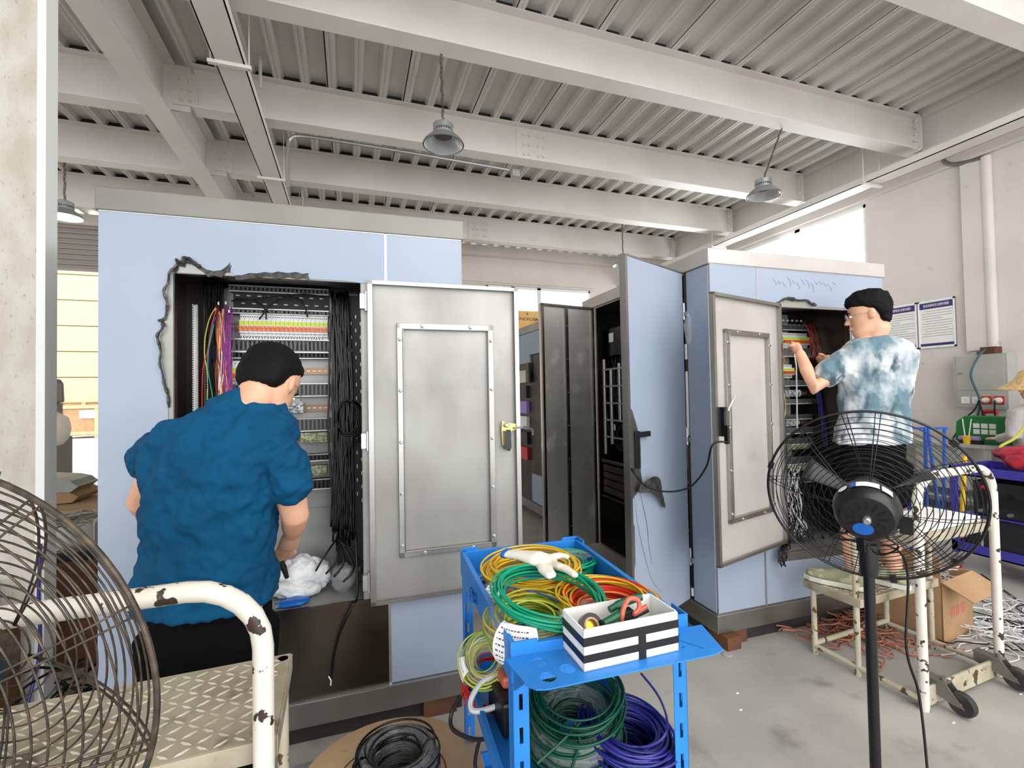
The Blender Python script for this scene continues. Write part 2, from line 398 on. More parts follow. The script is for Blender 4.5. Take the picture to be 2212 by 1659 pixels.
# roller shutter rolled up above the left opening
sh = thing('roller_shutter', 'grey ribbed roller shutter rolled up above the bright rear doorway', 'shutter', (-8.5, YB-.2, 4.05))
b = NB()
z = 4.06
b2 = NB(); box(b2, -8.5, -3.2, YB-.12, YB-.1, 4.05, 4.95); obj('curtain', b2, 'shutter', sh, world=True)
while z < 4.9:
    sl = NB(); box(sl, -8.5, -3.2, YB-.16, YB-.12, z, z+.075); prism(sl, [(0, 0), (.02, .03), (0, .06)], -8.5, -3.2, MX(((0,0,1,0),(-1,0,0,YB-.16),(0,1,0,z),(0,0,0,1))))
    obj('slat', sl, 'shutter', sh, world=True); z += .1
b.free()
# hall behind the camera: its back wall has a wide doorway, the left bay a far wall
b = NB()
for a in ((-12, -10, -6.2, -6, 0, 5.2), (7, XW+.2, -6.2, -6, 0, 5.2), (-10, 7, -6.2, -6, 4.6, 5.2)): box(b, *a)
struct('wall_back', b, 'plaster')
b = NB(); box(b, -12.2, -12, -6, YB, 0, 2.2); box(b, -12.2, -12, -6, YB, 3.8, 5.2); struct('wall_left', b, 'plaster')
# column at the left edge
cl = thing('support_column', 'rough coated cream steel column cut by the left picture edge', 'column', (-1.72, 3.0, 0), kind='structure')
b = NB(); box(b, -2.1, -1.495, 3.0, 3.03, 0, 4.6); box(b, -1.92, -1.7, 2.985, 3.0, 0, 4.6); box(b, -2.0, -1.97, 2.985, 3.0, 0, 4.6); obj('front_face', b, 'column_coat', cl, world=True)
b = NB(); box(b, -1.496, -1.46, 2.997, 3.1, 0, 4.6); obj('flange_edge', b, 'column_edge', cl, world=True)
b = NB(); box(b, -2.1, -1.5, 3.07, 3.1, 0, 4.6); box(b, -1.8, -1.77, 3.03, 3.07, 0, 4.6); obj('rear_face', b, 'column_coat', cl, world=True)
# cable trays
def tray(x0, x1, y0, y1, z, label, rods):
    t = thing('cable_tray', label, 'cable tray', (x0, y0, z), kind='structure')
    b = NB(); box(b, x0, x1, y0, y1, z, z+.01); box(b, x0, x0+.01, y0, y1, z, z+.09); box(b, x1-.01, x1, y0, y1, z, z+.09); obj('channel', b, 'cream_paint', t, world=True)
    for y in rods:
        b = NB(); box(b, x0-.05, x1+.05, y-.02, y+.02, z-.03, z); tube(b, [(x0-.03, y, z-.03), (x0-.03, y, ZD)], .006); tube(b, [(x1+.03, y, z-.03), (x1+.03, y, ZD)], .006)
        obj('hanger', b, 'cream_paint', t, world=True)
tray(-1.1, -.86, -2, YB, 4.5, 'cream cable tray hung beside the left girder', (1.6, 4.62, 6.9, 8.9))
tray(6.93, 7.2, -2, YB, 4.46, 'cream cable tray hung along the right wall', (4.6, 7.55, 10))
# conduits
def conduit(P, r, label, m='lamp_alu'):
    b = NB(); tube(b, smooth_path(P, 6), r, 8); return solo('conduit_pipe', b, m, label, 'pipe', P[0], smooth=True)
cp = conduit([on_pl(a, c, (0, 6.25, 0), YV) for a, c in ((622, 405), (621, 360), (622, 312), (628, 299), (645, 294), (700, 300), (850, 324), (980, 346), (1100, 367))], .022, 'grey conduit bent under the deck between second and third beams')
b = NB(); p = on_pl(1112, 374, (0, 6.25, 0), YV); box(b, p.x-.05, p.x+.06, 6.2, 6.3, p.z-.06, p.z+.04); b.transform(MX.Translation(-cp.location)); obj('junction_box', b, 'elec_grey', cp)
conduit([on_pl(a, c, (0, 5.6, 0), YV) for a, c in ((563, 190), (562, 120), (563, 75), (572, 52), (600, 42))], .016, 'short cream conduit elbow beside the left cable tray', 'cream_paint')
conduit([V((-.9, 8.8, 4.55)), V((-.78, 8.8, 4.7)), V((-.78, 8.8, 5.18))], .02, 'short conduit drop above the left cabinet top edge', 'cream_paint')
P0 = [on_pl(a, c, (XR-.05, 0, 0), XV) for a, c in ((2038, 345), (2045, 352), (2060, 355), (2090, 350), (2122, 342))]
conduit(P0, .03, 'bent grey blue conduit along the right wall top', 'hub_grey')
# wall duct
b = NB(); box(b, XR-.07, XR, 3.6, 3.82, 2.0, 4.42); struct('trim_3', b, 'plaster')
b = NB(); tube(b, [(XR-.05, 3.56, 1.95), (XR-.05, 3.56, 4.42)], .05, 12); struct('trim_4', b, 'plaster', smooth=True)
b = NB(); box(b, -2.9, XW, YB-.25, YB, 4.98, 5.2); struct('trim_5', b, 'sandwich_panel')
# outside: cream tiled building and crates
fb = thing('neighbour_building', 'cream panelled building across the yard seen through the rear doorway', 'building', (-18, 34, 0))
b = NB(); box(b, -30, -2, 34.06, 36, 0, 14); obj('wall', b, 'facade_joint', fb, world=True)
tile = None
for i in range(5):
    for j in range(9):
        b = NB(); x0 = -20.45+i*3.2
        if tile is None:
            box(b, 0.03, 3.17, 0, .06, .03, 1.47); tile = obj('facade_panel', b, 'facade_cream', fb); tile.location = (x0+18, 0, j*1.5)
        else:
            b.free(); c = tile.copy(); S.collection.objects.link(c); c.parent = fb; c.location = (x0+18, 0, j*1.5)
def crate(x, y, w, h, d, label, n):
    t = thing('wooden_crate', label, 'crate', (x, y, 0), group='wooden crates in the yard')
    b = NB(); box(b, 0.05, w-.05, .05, d, .16, h-.05); obj('plywood', b, 'cardboard', t)
    for i in range(n+1):
        b = NB(); xx = (w-.14)*i/n; box(b, xx, xx+.14, 0, .06, 0, h); obj('batten', b, 'wood_crate', t)
    for zz in (.14, h-.14):
        b = NB(); box(b, 0, w, -.03, .03, zz, zz+.14); obj('batten', b, 'wood_crate', t)
    return t
cr = crate(-11.85, 25.2, 2.7, 1.42, 1.2, 'large pale wooden shipping crate with white sheet on the yard ground', 2)
b = NB(); box(b, .75, 1.3, -.01, 0.05, .85, 1.2); obj('label_sheet', b, 'paper', cr)
crate(-12.9, 27.5, 1.9, 1.68, 1.0, 'smaller wooden crate top showing behind the large crate', 2)
# ================================================================== control cabinets
TW = MX(((1, 0, 0, 0), (0, 0, 1, 0), (0, 1, 0, 0), (0, 0, 0, 1)))     # drawn (x, z) -> set upright
def PZ(x, y, z, rz=0): return MX.Translation((x, y, z)) @ MX.Rotation(rz, 4, 'Z')
CW, CD, CH = 1.505, 1.72, 2.43
OL = V((.497, 2.313, 0)) + CXV*(-1.467); OL.z = 0
OR = V((2.088, 2.322, 0))
def loc2(O, px, py, v=0):
    p = on_pl(px, py, O+CYV*v, CYV)-O; return (p.dot(CXV), p.z)
def LC(px, py, v=0): return loc2(OL, px, py, v)
def RC(px, py, v=0): return loc2(OR, px, py, v)
def shell(t, op, side=None, lower='steel_dark', corn='steel_cornice'):
    u0, u1, w0, w1 = op
    b = NB(); box(b, -.012, CW+.012, -.012, CD, .08, .19); obj('plinth', b, 'steel', t, bevel=.003)
    b = NB(); box(b, -.01, CW+.01, -.012, CD, 2.335, CH); obj('cornice', b, corn, t, bevel=.004)
    b = NB(); box(b, .03, CW-.03, .02, CD-.05, .0, .079); obj('base_shade', b, 'deck_dark', t)  # dark block added to hold the shade under the cabinet
    for x in (.05, CW-.22):
        for y in (.08, CD-.3): b = NB(); box(b, x, x+.16, y-.085, y+.0, 0, .08); obj('foot_block', b, 'wood_dark', t)
    b = NB(); box(b, 0, CW, CD-.01, CD, .19, 2.335); box(b, CW-.01, CW, .01, CD-.01, .19, 2.335); box(b, 0, CW, 0.01, CD, .19, .2); box(b, 0, CW, .01, CD, 2.32, 2.335)
    if side:
        v0, v1, a, c = side
        box(b, 0, .01, .01, v0, .19, 2.335); box(b, 0, .01, v1, CD-.01, .19, 2.335); box(b, 0, .01, v0, v1, c, 2.335); box(b, 0, .01, v0, v1, .19, a)
    else: box(b, 0, .01, .01, CD-.01, .19, 2.335)
    obj('housing', b, 'steel', t)
    b = NB(); box(b, 0, u0, 0, .01, w0, 2.335); box(b, u0, u1, 0, .01, w1, 2.335); box(b, u1, CW, 0, .01, w0, 2.335); obj('front_plate', b, 'steel_light', t)
    b = NB(); box(b, 0, CW, 0, .01, .19, w0); obj('lower_panel', b, lower, t)
    # inner compartment
    d = .44
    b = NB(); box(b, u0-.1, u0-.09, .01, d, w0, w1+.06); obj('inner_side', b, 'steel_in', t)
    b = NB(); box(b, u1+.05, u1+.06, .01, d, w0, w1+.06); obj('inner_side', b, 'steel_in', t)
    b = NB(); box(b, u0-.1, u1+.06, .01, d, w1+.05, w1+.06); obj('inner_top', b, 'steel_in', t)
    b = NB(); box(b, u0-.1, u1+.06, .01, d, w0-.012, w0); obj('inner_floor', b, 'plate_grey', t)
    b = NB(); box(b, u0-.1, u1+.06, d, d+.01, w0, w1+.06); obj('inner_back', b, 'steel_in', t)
    # return lips of the opening
    b = NB(); box(b, u0-.004, u0, .0, .035, w0, w1); box(b, u1, u1+.004, 0, .035, w0, w1); box(b, u0, u1, 0, .035, w1, w1+.004); obj('opening_lip', b, 'steel_dark', t)
def duct(t, u0, u1, w0, w1, v, vert=False, m='duct_grey', deep=.055, pitch=.0125):
    b = NB(); vf = v-deep
    if not vert:
        box(b, u0, u1, v-.004, v, w0, w1); box(b, u0, u1, vf, v, w0, w0+.003); box(b, u0, u1, vf, vf+.003, w0, w0+.008); box(b, u0, u1, vf, vf+.003, w1-.008, w1)
        u = u0
        while u < u1: box(b, u, u+pitch*.5, vf, vf+.003, w0, w1); box(b, u, u+pitch*.5, vf, v, w1-.003, w1); u += pitch
    else:
        box(b, u0, u1, v-.004, v, w0, w1)
        w = w0
        while w < w1: box(b, u0, u0+.003, vf, v, w, w+pitch*.5); box(b, u1-.003, u1, vf, v, w, w+pitch*.5); w += pitch
    o = obj('wiring_duct', b, m, t)
    if not vert:
        b = NB(); box(b, u0, u1, vf-.002, vf, w0-.001, w0+.0035); obj('duct_glint', b, 'breaker_white', o)  # pale bars paint the highlights along the duct edges
        b = NB(); box(b, u0, u1, vf-.002, vf, w1-.0035, w1+.001); obj('duct_glint', b, 'zinc', o)
    return o
BRK = {}
def breakers(t, u0, u1, n, wm, v, h=.082, label=None):
    w = (u1-u0)/n
    for i in range(n):
        key = round(w, 4)
        T = MX.Translation((u0+i*w, v, wm))
        if key not in BRK:
            b = NB(); box(b, .0006, w-.0006, -.045, 0, -h/2, h/2); box(b, .0006, w-.0006, -.066, -.045, -h*.28, h*.24)
            for zz in (-h*.4, h*.4):
                for xx in (.28, .72): box(b, w*xx-.0022, w*xx+.0022, -.0462, -.045, zz-.0024, zz+.0024)
            p = obj('breaker', b, 'breaker_white', t); p.matrix_basis = T
            p.data.materials.append(M['hole_black'])
            for k, f in enumerate(p.data.polygons):
                if k >= 12: f.material_index = 1
            b = NB(); box(b, .001, w-.001, -.0672, -.066, h*.04, h*.2); s1 = obj('rating_band', b, 'breaker_lime', p)
            b = NB(); box(b, w*.12, w*.88, -.078, -.066, -h*.2, -h*.06); box(b, w*.25, w*.75, -.084, -.066, -h*.1, h*.0); s2 = obj('toggle', b, 'breaker_orange', p)
            BRK[key] = (p, s1, s2)
        else:
            p0, s1, s2 = BRK[key]; p = share(p0, t, T)
            for s in (s1, s2): share(s, p, MX())
def rail(t, u0, u1, wm, v, m='rail_bronze'):
    b = NB(); box(b, u0, u1, v-.012, v, wm-.0175, wm+.0175); box(b, u0, u1, v-.016, v-.012, wm+.012, wm+.0185); box(b, u0, u1, v-.016, v-.012, wm-.0185, wm-.012); r = obj('mounting_rail', b, m, t)
    b = NB(); u = u0+.01
    while u < u1-.02: box(b, u, u+.015, v-.0126, v-.0118, wm-.002, wm+.002); u += .028
    obj('rail_slots', b, 'white_plain', r)
def terminals(t, u0, u1, wm, v, m='gy_block', h=.05):
    b = NB(); w = .0065; u = u0
    while u < u1:
        box(b, u, u+w*.86, v-.045, v, wm-h/2, wm+h/2); box(b, u, u+w*.86, v-.055, v-.045, wm-h*.25, wm+h*.25); u += w
    obj('terminal_row', b, m, t)
mat('gy_block', (178, 186, 150), .5, var=((120, 126, 96), 60, .45, .55)); mat('white_block', (196, 200, 204), .5, var=((90, 92, 96), 70, .5, .55))
def slots(t, u0, u1, w0, w1, du, dw, v, vert=False, m='white_plain', sz=(.018, .005)):
    b = NB(); k = 0; w = w0
    while w <= w1:
        u = u0 + (du/2 if k % 2 else 0)
        while u <= u1:
            a, c = (sz[1], sz[0]) if vert else sz
            box(b, u-a/2, u+a/2, v-.002, v, w-c/2, w+c/2); u += du
        w += dw; k += 1
    obj('plate_slots', b, m, t)['kind'] = 'stuff'
def cables(t, paths, r, m, name='cable_bundle', n=5, stuff=True, k=5):
    b = NB()
    for P in paths: tube(b, smooth_path(P, k), r, n)
    o = obj(name, b, m, t, smooth=2)
    if stuff: o['kind'] = 'stuff'
    return o
def jit(P, s, rg=rnd): return [V(p)+V((rg.uniform(-s, s), rg.uniform(-s, s)*.6, rg.uniform(-s, s))) for p in P]

# ---------------- left cabinet
LT = thing('control_cabinet', 'big stainless control cabinet in blue film with the man in blue at its open front', 'cabinet', OL, CY)
UO0, UO1, WO0, WO1 = .262, 1.015, .605, 2.09
shell(LT, (UO0, UO1, WO0, WO1))
# blue protective film, torn round the opening
tear = [(772, 611), (740, 606), (666, 603), (667, 590), (655, 592), (640, 588), (622, 590), (600, 587), (588, 590), (572, 588), (555, 591), (540, 590), (522, 595), (508, 595), (499, 588), (497, 578), (498, 566), (494, 572), (487, 578), (478, 584), (462, 586), (448, 583), (438, 578), (428, 572), (420, 566), (412, 559), (400, 559), (398, 568), (390, 566), (384, 563), (384, 572), (376, 582), (370, 594), (365, 612), (361, 632), (363, 655), (360, 680), (355, 690), (346, 693), (354, 697), (353, 712), (347, 726), (346, 748), (351, 762), (349, 785), (355, 806), (356, 830), (363, 852), (364, 880)]
tl = [LC(*p) for p in tear]
b = NB(); prism(b, [(0, .195), (0, 2.33), (1.126, 2.33), (1.126, 2.083)] + tl + [(.235, .9), (.24, .605), (.22, .45), (.235, .3), (.2, .195)], -.004, -.0005, TW); obj('film_panel', b, 'blue_film', LT)
b = NB(); prism(b, [(1.138, .2), (1.138, 2.33), (1.499, 2.33), (1.499, .2)], -.004, -.0005, TW); obj('film_panel', b, 'blue_film', LT)
b = NB(); box(b, 1.126, 1.138, -.006, 0, .19, 2.335); obj('seam_strip', b, 'zinc', LT)
for a in ((-.006, 2.33, 2.336), (-.016, .19, .196)): b = NB(); box(b, 0, CW, a[0], 0, a[1], a[2]); obj('edge_trim', b, 'zinc', LT)
# curled film edge along the tear
b = NB(); P = [V((p[0], -.006, p[1])) for p in tl[22:]]; rr = random.Random(3)
tube(b, smooth_path([p+V((rr.uniform(-.006, .004), rr.uniform(-.02, 0), 0)) for p in P], 4), [.004+.007*abs(noise.noise(V((i*.31, 0, 0)))) for i in range((len(P)-1)*4+1)], 6)
obj('curled_film', b, 'film_ragged', LT, label='crumpled grey film curled back along the torn edge')
for seg in ((2, 14), (16, 32)):
    b = NB(); q = [tl[i] for i in range(*seg)]; up = [(p[0]+.004, p[1]-.02-.03*abs(noise.noise(V((i*.5, 1, 0))))) for i, p in enumerate(q)]
    for i in range(len(q)-1):
        face(b, [b.verts.new((p[0], -.002-.004*(j > 1), p[1])) for j, p in enumerate((q[i], q[i+1], up[i+1], up[i]))])
    o = obj('curled_film', b, 'film_ragged', LT)
# insides
VP = .40
def li(px, py, v=VP): return LC(px, py, v)
uL, uR = li(505, 700)[0], li(712, 700)[0]
b = NB(); box(b, .26, 1.0, VP, VP+.004, WO0+.33, WO1+.03); obj('mounting_plate', b, 'plate_grey', LT)
b = NB(); q = li(505, 625)[1]; q2 = li(505, 680)[1]; box(b, uL, uR, VP-.006, VP, q2, q+.02); obj('slotted_plate', b, 'duct_dark', LT)
slots(LT, uL+.02, uR-.01, q2+.02, q-.01, .05, .04, VP-.006)
for y0, y1, m in ((623, 636, 'duct_grey'), (671, 682, 'duct_grey'), (735, 762, 'duct_grey'), (762, 776, 'duct_dark'), (830, 858, 'duct_grey'), (906, 934, 'duct_grey'), (985, 1000, 'duct_dark'), (1040, 1062, 'duct_dark')):
    a, c = li(560, y1)[1], li(560, y0)[1]; duct(LT, uL-.01, uR, a, c, VP, m=m, pitch=.02)
a = li(517, 708, VP-.06); c = li(708, 712, VP-.06)
breakers(LT, a[0], c[0], 20, li(600, 706, VP-.06)[1], VP, h=.125)
rail(LT, uL-.02, uR, li(600, 708)[1], VP)
a = li(500, 806, VP-.06); breakers(LT, a[0], a[0]+.1, 2, a[1], VP, h=.125)
for yy, m in ((802, 'rail_bronze'), (882, 'rail_bronze'), (945, 'rail_bronze'), (1018, 'rail_bronze')): rail(LT, uL, uR, li(640, yy)[1], VP, m)
for yy, m, x0, x1 in ((882, 'white_block', 600, 655), (946, 'gy_block', 650, 708), (1018, 'gy_block', 650, 706)):
    p = li(x0, yy, VP-.04); q = li(x1, yy, VP-.04); terminals(LT, p[0], q[0], p[1], VP, m)
# cable ferrules and short leads below the breakers
b = NB()
for i in range(30):
    u = uL+.03+i*(uR-uL-.05)/30; w = li(560, 730)[1]
    tube(b, [(u, VP-.05, w), (u+rnd.uniform(-.006, .006), VP-.058, w-.025), (u+rnd.uniform(-.01, .01), VP-.03, w-.06)], .0022, 4)
o = obj('ferrule_leads', b, 'duct_grey', LT, smooth=2); o['kind'] = 'stuff'
duct(LT, li(418, 700, .3)[0], li(428, 700, .3)[0], WO0+.4, WO1-.08, .3, True, 'white_plain', .02, .011)
duct(LT, li(450, 700)[0], li(470, 700)[0], WO0+.4, WO1-.05, VP, True, 'duct_dark')
slots(LT, 0, 0, 0, -1, 1, 1, 0) if False else None
# right side plate with slots
b = NB(); a, c = li(724, 700, .3)[0], UO1+.045; box(b, a, c, .3, .304, WO0+.05, WO1); obj('side_plate', b, 'duct_dark', LT)
slots(LT, a+.035, c-.03, WO0+.4, WO1-.1, .045, .036, .299, True)
# cables
G = random.Random(5)
def hang(x0, y0, x1, y1, v0=.3, v1=.16, sag=.0, n=5):
    A, B = LC(x0, y0, v0), LC(x1, y1, v1)
    return [V((A[0]+(B[0]-A[0])*k/n+sag*sin(pi*k/n), v0+(v1-v0)*k/n, A[1]+(B[1]-A[1])*k/n)) for k in range(n+1)]
cables(LT, [jit(hang(724+G.uniform(-8, 30), 632, 735+G.uniform(-22, 30), 1130+G.uniform(0, 60), .26, .2, G.uniform(-.02, .03)), .008, G) for _ in range(34)], .0052, 'black_gloss', 'black_cables')
cables(LT, [jit(hang(455+G.uniform(-18, 30), 610, 462+G.uniform(-12, 18), 900, .34, .3, 0), .006, G) for _ in range(26)], .005, 'black_wire', 'black_cables')
cables(LT, [jit([V((*[LC(730, 1160, .2)[0]], .2, LC(730, 1160, .2)[1])), V((LC(705+20*i, 1210, .12)[0], .12, LC(700, 1205+8*i, .12)[1])), V((LC(680+22*i, 1250, .1)[0], .1, LC(690, 1235+9*i, .1)[1]))], .01, G) for i in range(5)], .0055, 'black_gloss', 'black_cables')
cables(LT, [[V((LC(768, 1150, .1)[0], .1, LC(768, 1150, .1)[1])), V((LC(772, 1280, .02)[0], .02, LC(772, 1280, .02)[1])), V((LC(760, 1310, -.03)[0], -.03, LC(760, 1310, -.03)[1])), V((LC(735, 1365, -.035)[0], -.035, LC(735, 1365, -.035)[1])), V((LC(720, 1420, -.03)[0], -.03, LC(720, 1420, -.03)[1])), V((LC(715, 1475, -.02)[0], -.02, LC(715, 1475, -.02)[1]))]], .0055, 'black_gloss', 'hanging_cable', stuff=False)
b = NB(); p = LC(714, 1470, -.03); tube(b, [(p[0]-.008, -.03, p[1]+.02), (p[0]+.002, -.03, p[1]), (p[0], -.03, p[1]-.022)], .003, 5); obj('cable_tie', b, 'white_plain', LT)
# coiled spare cable at right
b = NB()
for i in range(6):
    c = LC(750+i*2, 900+i*3, .2); tube(b, [V((c[0]+(.05+i*.003)*cos(a*pi/12), .2+.01*i, c[1]+(.085+i*.005)*sin(a*pi/12))) for a in range(24)], .0045, 5, True)
o = obj('spare_cable_coil', b, 'black_gloss', LT, smooth=2)
# hanging coloured leads
for colr, xs, x1, y0, n in (('wire_purple', (478, 500), (482, 502), 668, 26), ('wire_brown', (464, 482), (464, 486), 660, 9), ('wire_orange', (470, 488), (474, 490), 664, 7), ('wire_white', (470, 482), (472, 482), 668, 5)):
    cables(LT, [jit(hang(G.uniform(*xs), y0+G.uniform(-6, 14), G.uniform(*x1), 900, .28, .24, G.uniform(-.012, .012), 7), .006, G) for _ in range(n)], .0024, colr, 'coloured_leads', n=4, k=3)
for colr, P in (('wire_gy', ((466, 664), (452, 690), (443, 730), (442, 770), (448, 810), (447, 900))), ('wire_green', ((462, 700), (450, 760), (449, 800), (458, 850), (464, 900))), ('wire_red', ((468, 668), (458, 700), (448, 760), (438, 800), (436, 900))), ('wire_violet', ((468, 680), (455, 720), (450, 770), (448, 840)))):
    cables(LT, [[V((LC(x, y, .24)[0], .24, LC(x, y, .24)[1])) for x, y in P]], .0028, colr, 'loose_lead', stuff=False)
b = NB()
for x, y in ((472, 655), (488, 654), (466, 668), (495, 672)): p = LC(x, y, .26); box(b, p[0]-.003, p[0]+.003, .257, .263, p[1]-.008, p[1]+.006)
obj('ferrule_caps', b, 'white_plain', LT)
cables(LT, [[V((LC(x, y, .3)[0], .3, LC(x, y, .3)[1])) for x, y in P] for P in (((700, 640), (640, 636), (590, 655), (560, 690)), ((500, 650), (560, 646), (600, 640), (650, 650), (665, 685)), ((510, 645), (550, 650), (572, 668), (575, 690)))], .004, 'black_wire', 'bridge_cables')
# bulge plate at the compartment floor, grey lower back
b = NB(); box(b, .3, 1.0, VP-.01, VP, WO0, WO0+.36); obj('lower_backplate', b, 'plate_grey', LT)
# door, folded right back against the front
def cab_door(t, T, wd, w0, w1, label, latch=True, m='steel_light'):
    d = obj('door', (lambda b: (box(b, 0, wd, -.006, 0, w0, w1, T), b)[1])(NB()), m, t, world=(T.translation.length > 50), label=label)
    b = NB()
    for a in ((0, .012, -.03, -.006, w0, w1), (wd-.012, wd, -.03, -.006, w0, w1), (0, wd, -.03, -.006, w0, w0+.012), (0, wd, -.03, -.006, w1-.012, w1), (0, .022, -.032, -.029, w0, w1), (wd-.022, wd, -.032, -.029, w0, w1), (0, wd, -.032, -.029, w0, w0+.018), (0, wd, -.032, -.029, w1-.018, w1)): box(b, *a, T)
    obj('rim', b, 'steel', d)
    return d
def stiffener(d, T, x0, x1, z0, z1, bolts=True):
    b = NB(); t_ = .026
    for a in ((x0, x0+t_, z0, z1), (x1-t_, x1, z0, z1), (x0, x1, z0, z0+t_), (x0, x1, z1-t_, z1)): box(b, a[0], a[1], -.024, -.006, a[2], a[3], T)
    for a in ((x0+t_, x0+t_+.004, z0+t_, z1-t_), (x1-t_-.004, x1-t_, z0+t_, z1-t_), (x0+t_, x1-t_, z0+t_, z0+t_+.004), (x0+t_, x1-t_, z1-t_-.004, z1-t_)): box(b, a[0], a[1], -.032, -.006, a[2], a[3], T)
    obj('stiffening_frame', b, 'steel', d, bevel=.0015)
    pts = [(x0+t_/2, z0+(z1-z0)*k) for k in (.05, .27, .49, .71, .93)]+[(x1-t_/2, z0+(z1-z0)*k) for k in (.05, .27, .49, .71, .93)]+[(x0+(x1-x0)*k, zz) for k in (.25, .75) for zz in (z0+t_/2, z1-t_/2)]
    p0 = None
    for x, z in pts:
        TT = T @ MX.Translation((x, -.024, z)) @ MX.Rotation(R(90), 4, 'X')
        if p0 is None:
            b = NB(); lathe(b, [(.009, 0), (.009, .004), (.005, .006), (.005, .014), (.003, .014)], 8); p0 = obj('bolt', b, 'zinc', d); p0.matrix_basis = TT
        else: share(p0, d, TT)
T = MX.Translation((1.046, -.012, 0))
DW, DZ0, DZ1 = .742, .585, 2.097
LD = cab_door(LT, T, DW, DZ0, DZ1, 'open grey stainless door folded flat beside the opening')
p0 = LC(857, 703, -.03); p1 = LC(1067, 1205, -.03); x0 = p0[0]-1.046; x1 = x0+.475
zt = LC(857, 698, -.03)[1]; zb = LC(867, 1205, -.03)[1]
stiffener(LD, T, x0, x1, zb, zt)
for zz in (2.0, 1.345, .69):
    b = NB(); box(b, 1.012, 1.04, -.03, -.004, zz-.035, zz+.035); lathe(b, [(.008, 0), (.008, .09)], 10, MX.Translation((1.04, -.026, zz-.045))); obj('hinge', b, 'zinc', LT)
# lock: brass plate, black swing handle, silver tape
q = lambda x, y: LC(x, y, -.035)
b = NB(); pl_ = [q(*p) for p in ((1084, 909), (1094, 913), (1121, 916), (1121, 926), (1106, 930), (1100, 940), (1099, 962), (1085, 962), (1083, 930))]; prism(b, pl_, -.038, -.034, TW); obj('lock_plate', b, 'brass', LD)
b = NB(); a = q(1086, 965); c = q(1101, 930); box(b, a[0]+.004, c[0], -.06, -.038, a[1]-.01, c[1]); tube(b, [(c[0]-.008, -.05, c[1]+.005), (c[0]-.012, -.05, a[1]-.02)], .009, 8); obj('lock_body', b, 'black_gloss', LD)
b = NB(); lathe(b, [(.012, 0), (.012, .02), (.008, .024)], 12, MX.Translation((*[q(1092, 918)[0]], -.038, q(1092, 918)[1])) @ MX.Rotation(R(90), 4, 'X')); obj('lock_knob', b, 'zinc', LD)
b = NB(); tube(b, [V((q(x, y)[0], v, q(x, y)[1])) for x, y, v in ((1108, 925, -.045), (1128, 922, -.04), (1145, 924, -.01), (1158, 930, .02), (1160, 942, .03))], .006, 6); obj('taped_lever', b, 'zinc', LD)
b = NB(); p = LC(826, 1247, -.03); lathe(b, [(.006, 0), (.006, .012)], 10, MX.Translation((p[0], -.012, p[1])) @ MX.Rotation(R(90), 4, 'X')); obj('stud', b, 'zinc', LD)
# handling smudges and roller print stay with the door as faint print
b = NB(); gg = random.Random(2)
for i in range(110):
    if gg.random() < .3: continue
    x = .03+i*.006; z = 1.585+.03*noise.noise(V((i*.13, 0, 0)))
    box(b, 1.046+x, 1.046+x+gg.uniform(.001, .003), -.0186, -.018, z, z+gg.uniform(.01, .045))
o = obj('smudge_print', b, mat('smudge', (158, 158, 154), .6, .4), LD); o['kind'] = 'stuff'

# ---------------- right cabinet
RT = thing('control_cabinet', 'stainless control cabinet in blue film with the man in tie-dye shirt at its open front', 'cabinet', OR, CY)
RO0, RO1 = .513, 1.17
shell(RT, (RO0, RO1, .5, 2.085), side=(.215, 1.47, .2, 2.325), lower='steel', corn='steel_lit')
tr_ = [(1672, 664), (1678, 658), (1690, 650), (1702, 648), (1722, 652), (1740, 652), (1748, 658), (1760, 662), (1790, 664), (1822, 666)]
top_edge = [RC(*p) for p in tr_]
b = NB(); prism(b, [(.376, .2), (.376, 2.33), (1.5, 2.33), (1.5, .2), (1.3, .2), (1.19, .25), (1.16, .32), (1.19, .38), (1.185, .5), (1.185, 2.07)] + top_edge[::-1] + [(.508, .5), (.508, .44), (1.0, .42), (1.09, .3), (1.0, .2)], -.004, -.0005, TW); obj('film_panel', b, 'blue_film', RT)
b = NB(); prism(b, [(.004, .2), (.004, 2.33), (.362, 2.33), (.362, .2)], -.004, -.0005, TW); obj('film_panel', b, 'blue_film', RT)
b = NB(); prism(b, [(.515, .2), (1.3, .2), (1.3, .42), (.515, .45)], -.0045, -.003, TW); obj('film_panel', b, 'blue_film', RT)
b = NB(); box(b, .362, .376, -.006, 0, .19, 2.335); obj('seam_strip', b, 'zinc', RT)
b = NB(); box(b, 0, CW, -.006, 0, 2.33, 2.336); obj('edge_trim', b, 'zinc', RT)
b = NB(); P = [V((p[0], -.01, p[1]+.008)) for p in top_edge[:8]]; tube(b, smooth_path(P, 4), [.006+.016*abs(noise.noise(V((i*.4, 3, 0)))) for i in range(29)], 6); obj('curled_film', b, 'film_ragged', RT)
b = NB(); rr = random.Random(9)
for i in range(14):
    u = .5+.04*i; z = 2.27+rr.uniform(-.02, .02); tube(b, smooth_path([(u, -.006, z), (u+.02, -.009, z-.02), (u+.03, -.006, z-.01+rr.uniform(-.06, .02))], 3), .0012, 4)
obj('film_wrinkle', b, 'blue_film', RT)
b = NB(); box(b, -.004, 0, .006, .205, .2, 2.325); obj('side_film', b, 'blue_film', RT)
b = NB(); box(b, -.002, 0, .205, .235, .2, 2.33); obj('hinge_stile', b, 'black_plastic', RT)
b = NB()
for a, c in ((.22, .27), (1.26, 1.68), (1.76, 1.86)): box(b, -.012, -.003, .213, .227, a, c)
obj('seal_strip', b, 'white_plain', RT)
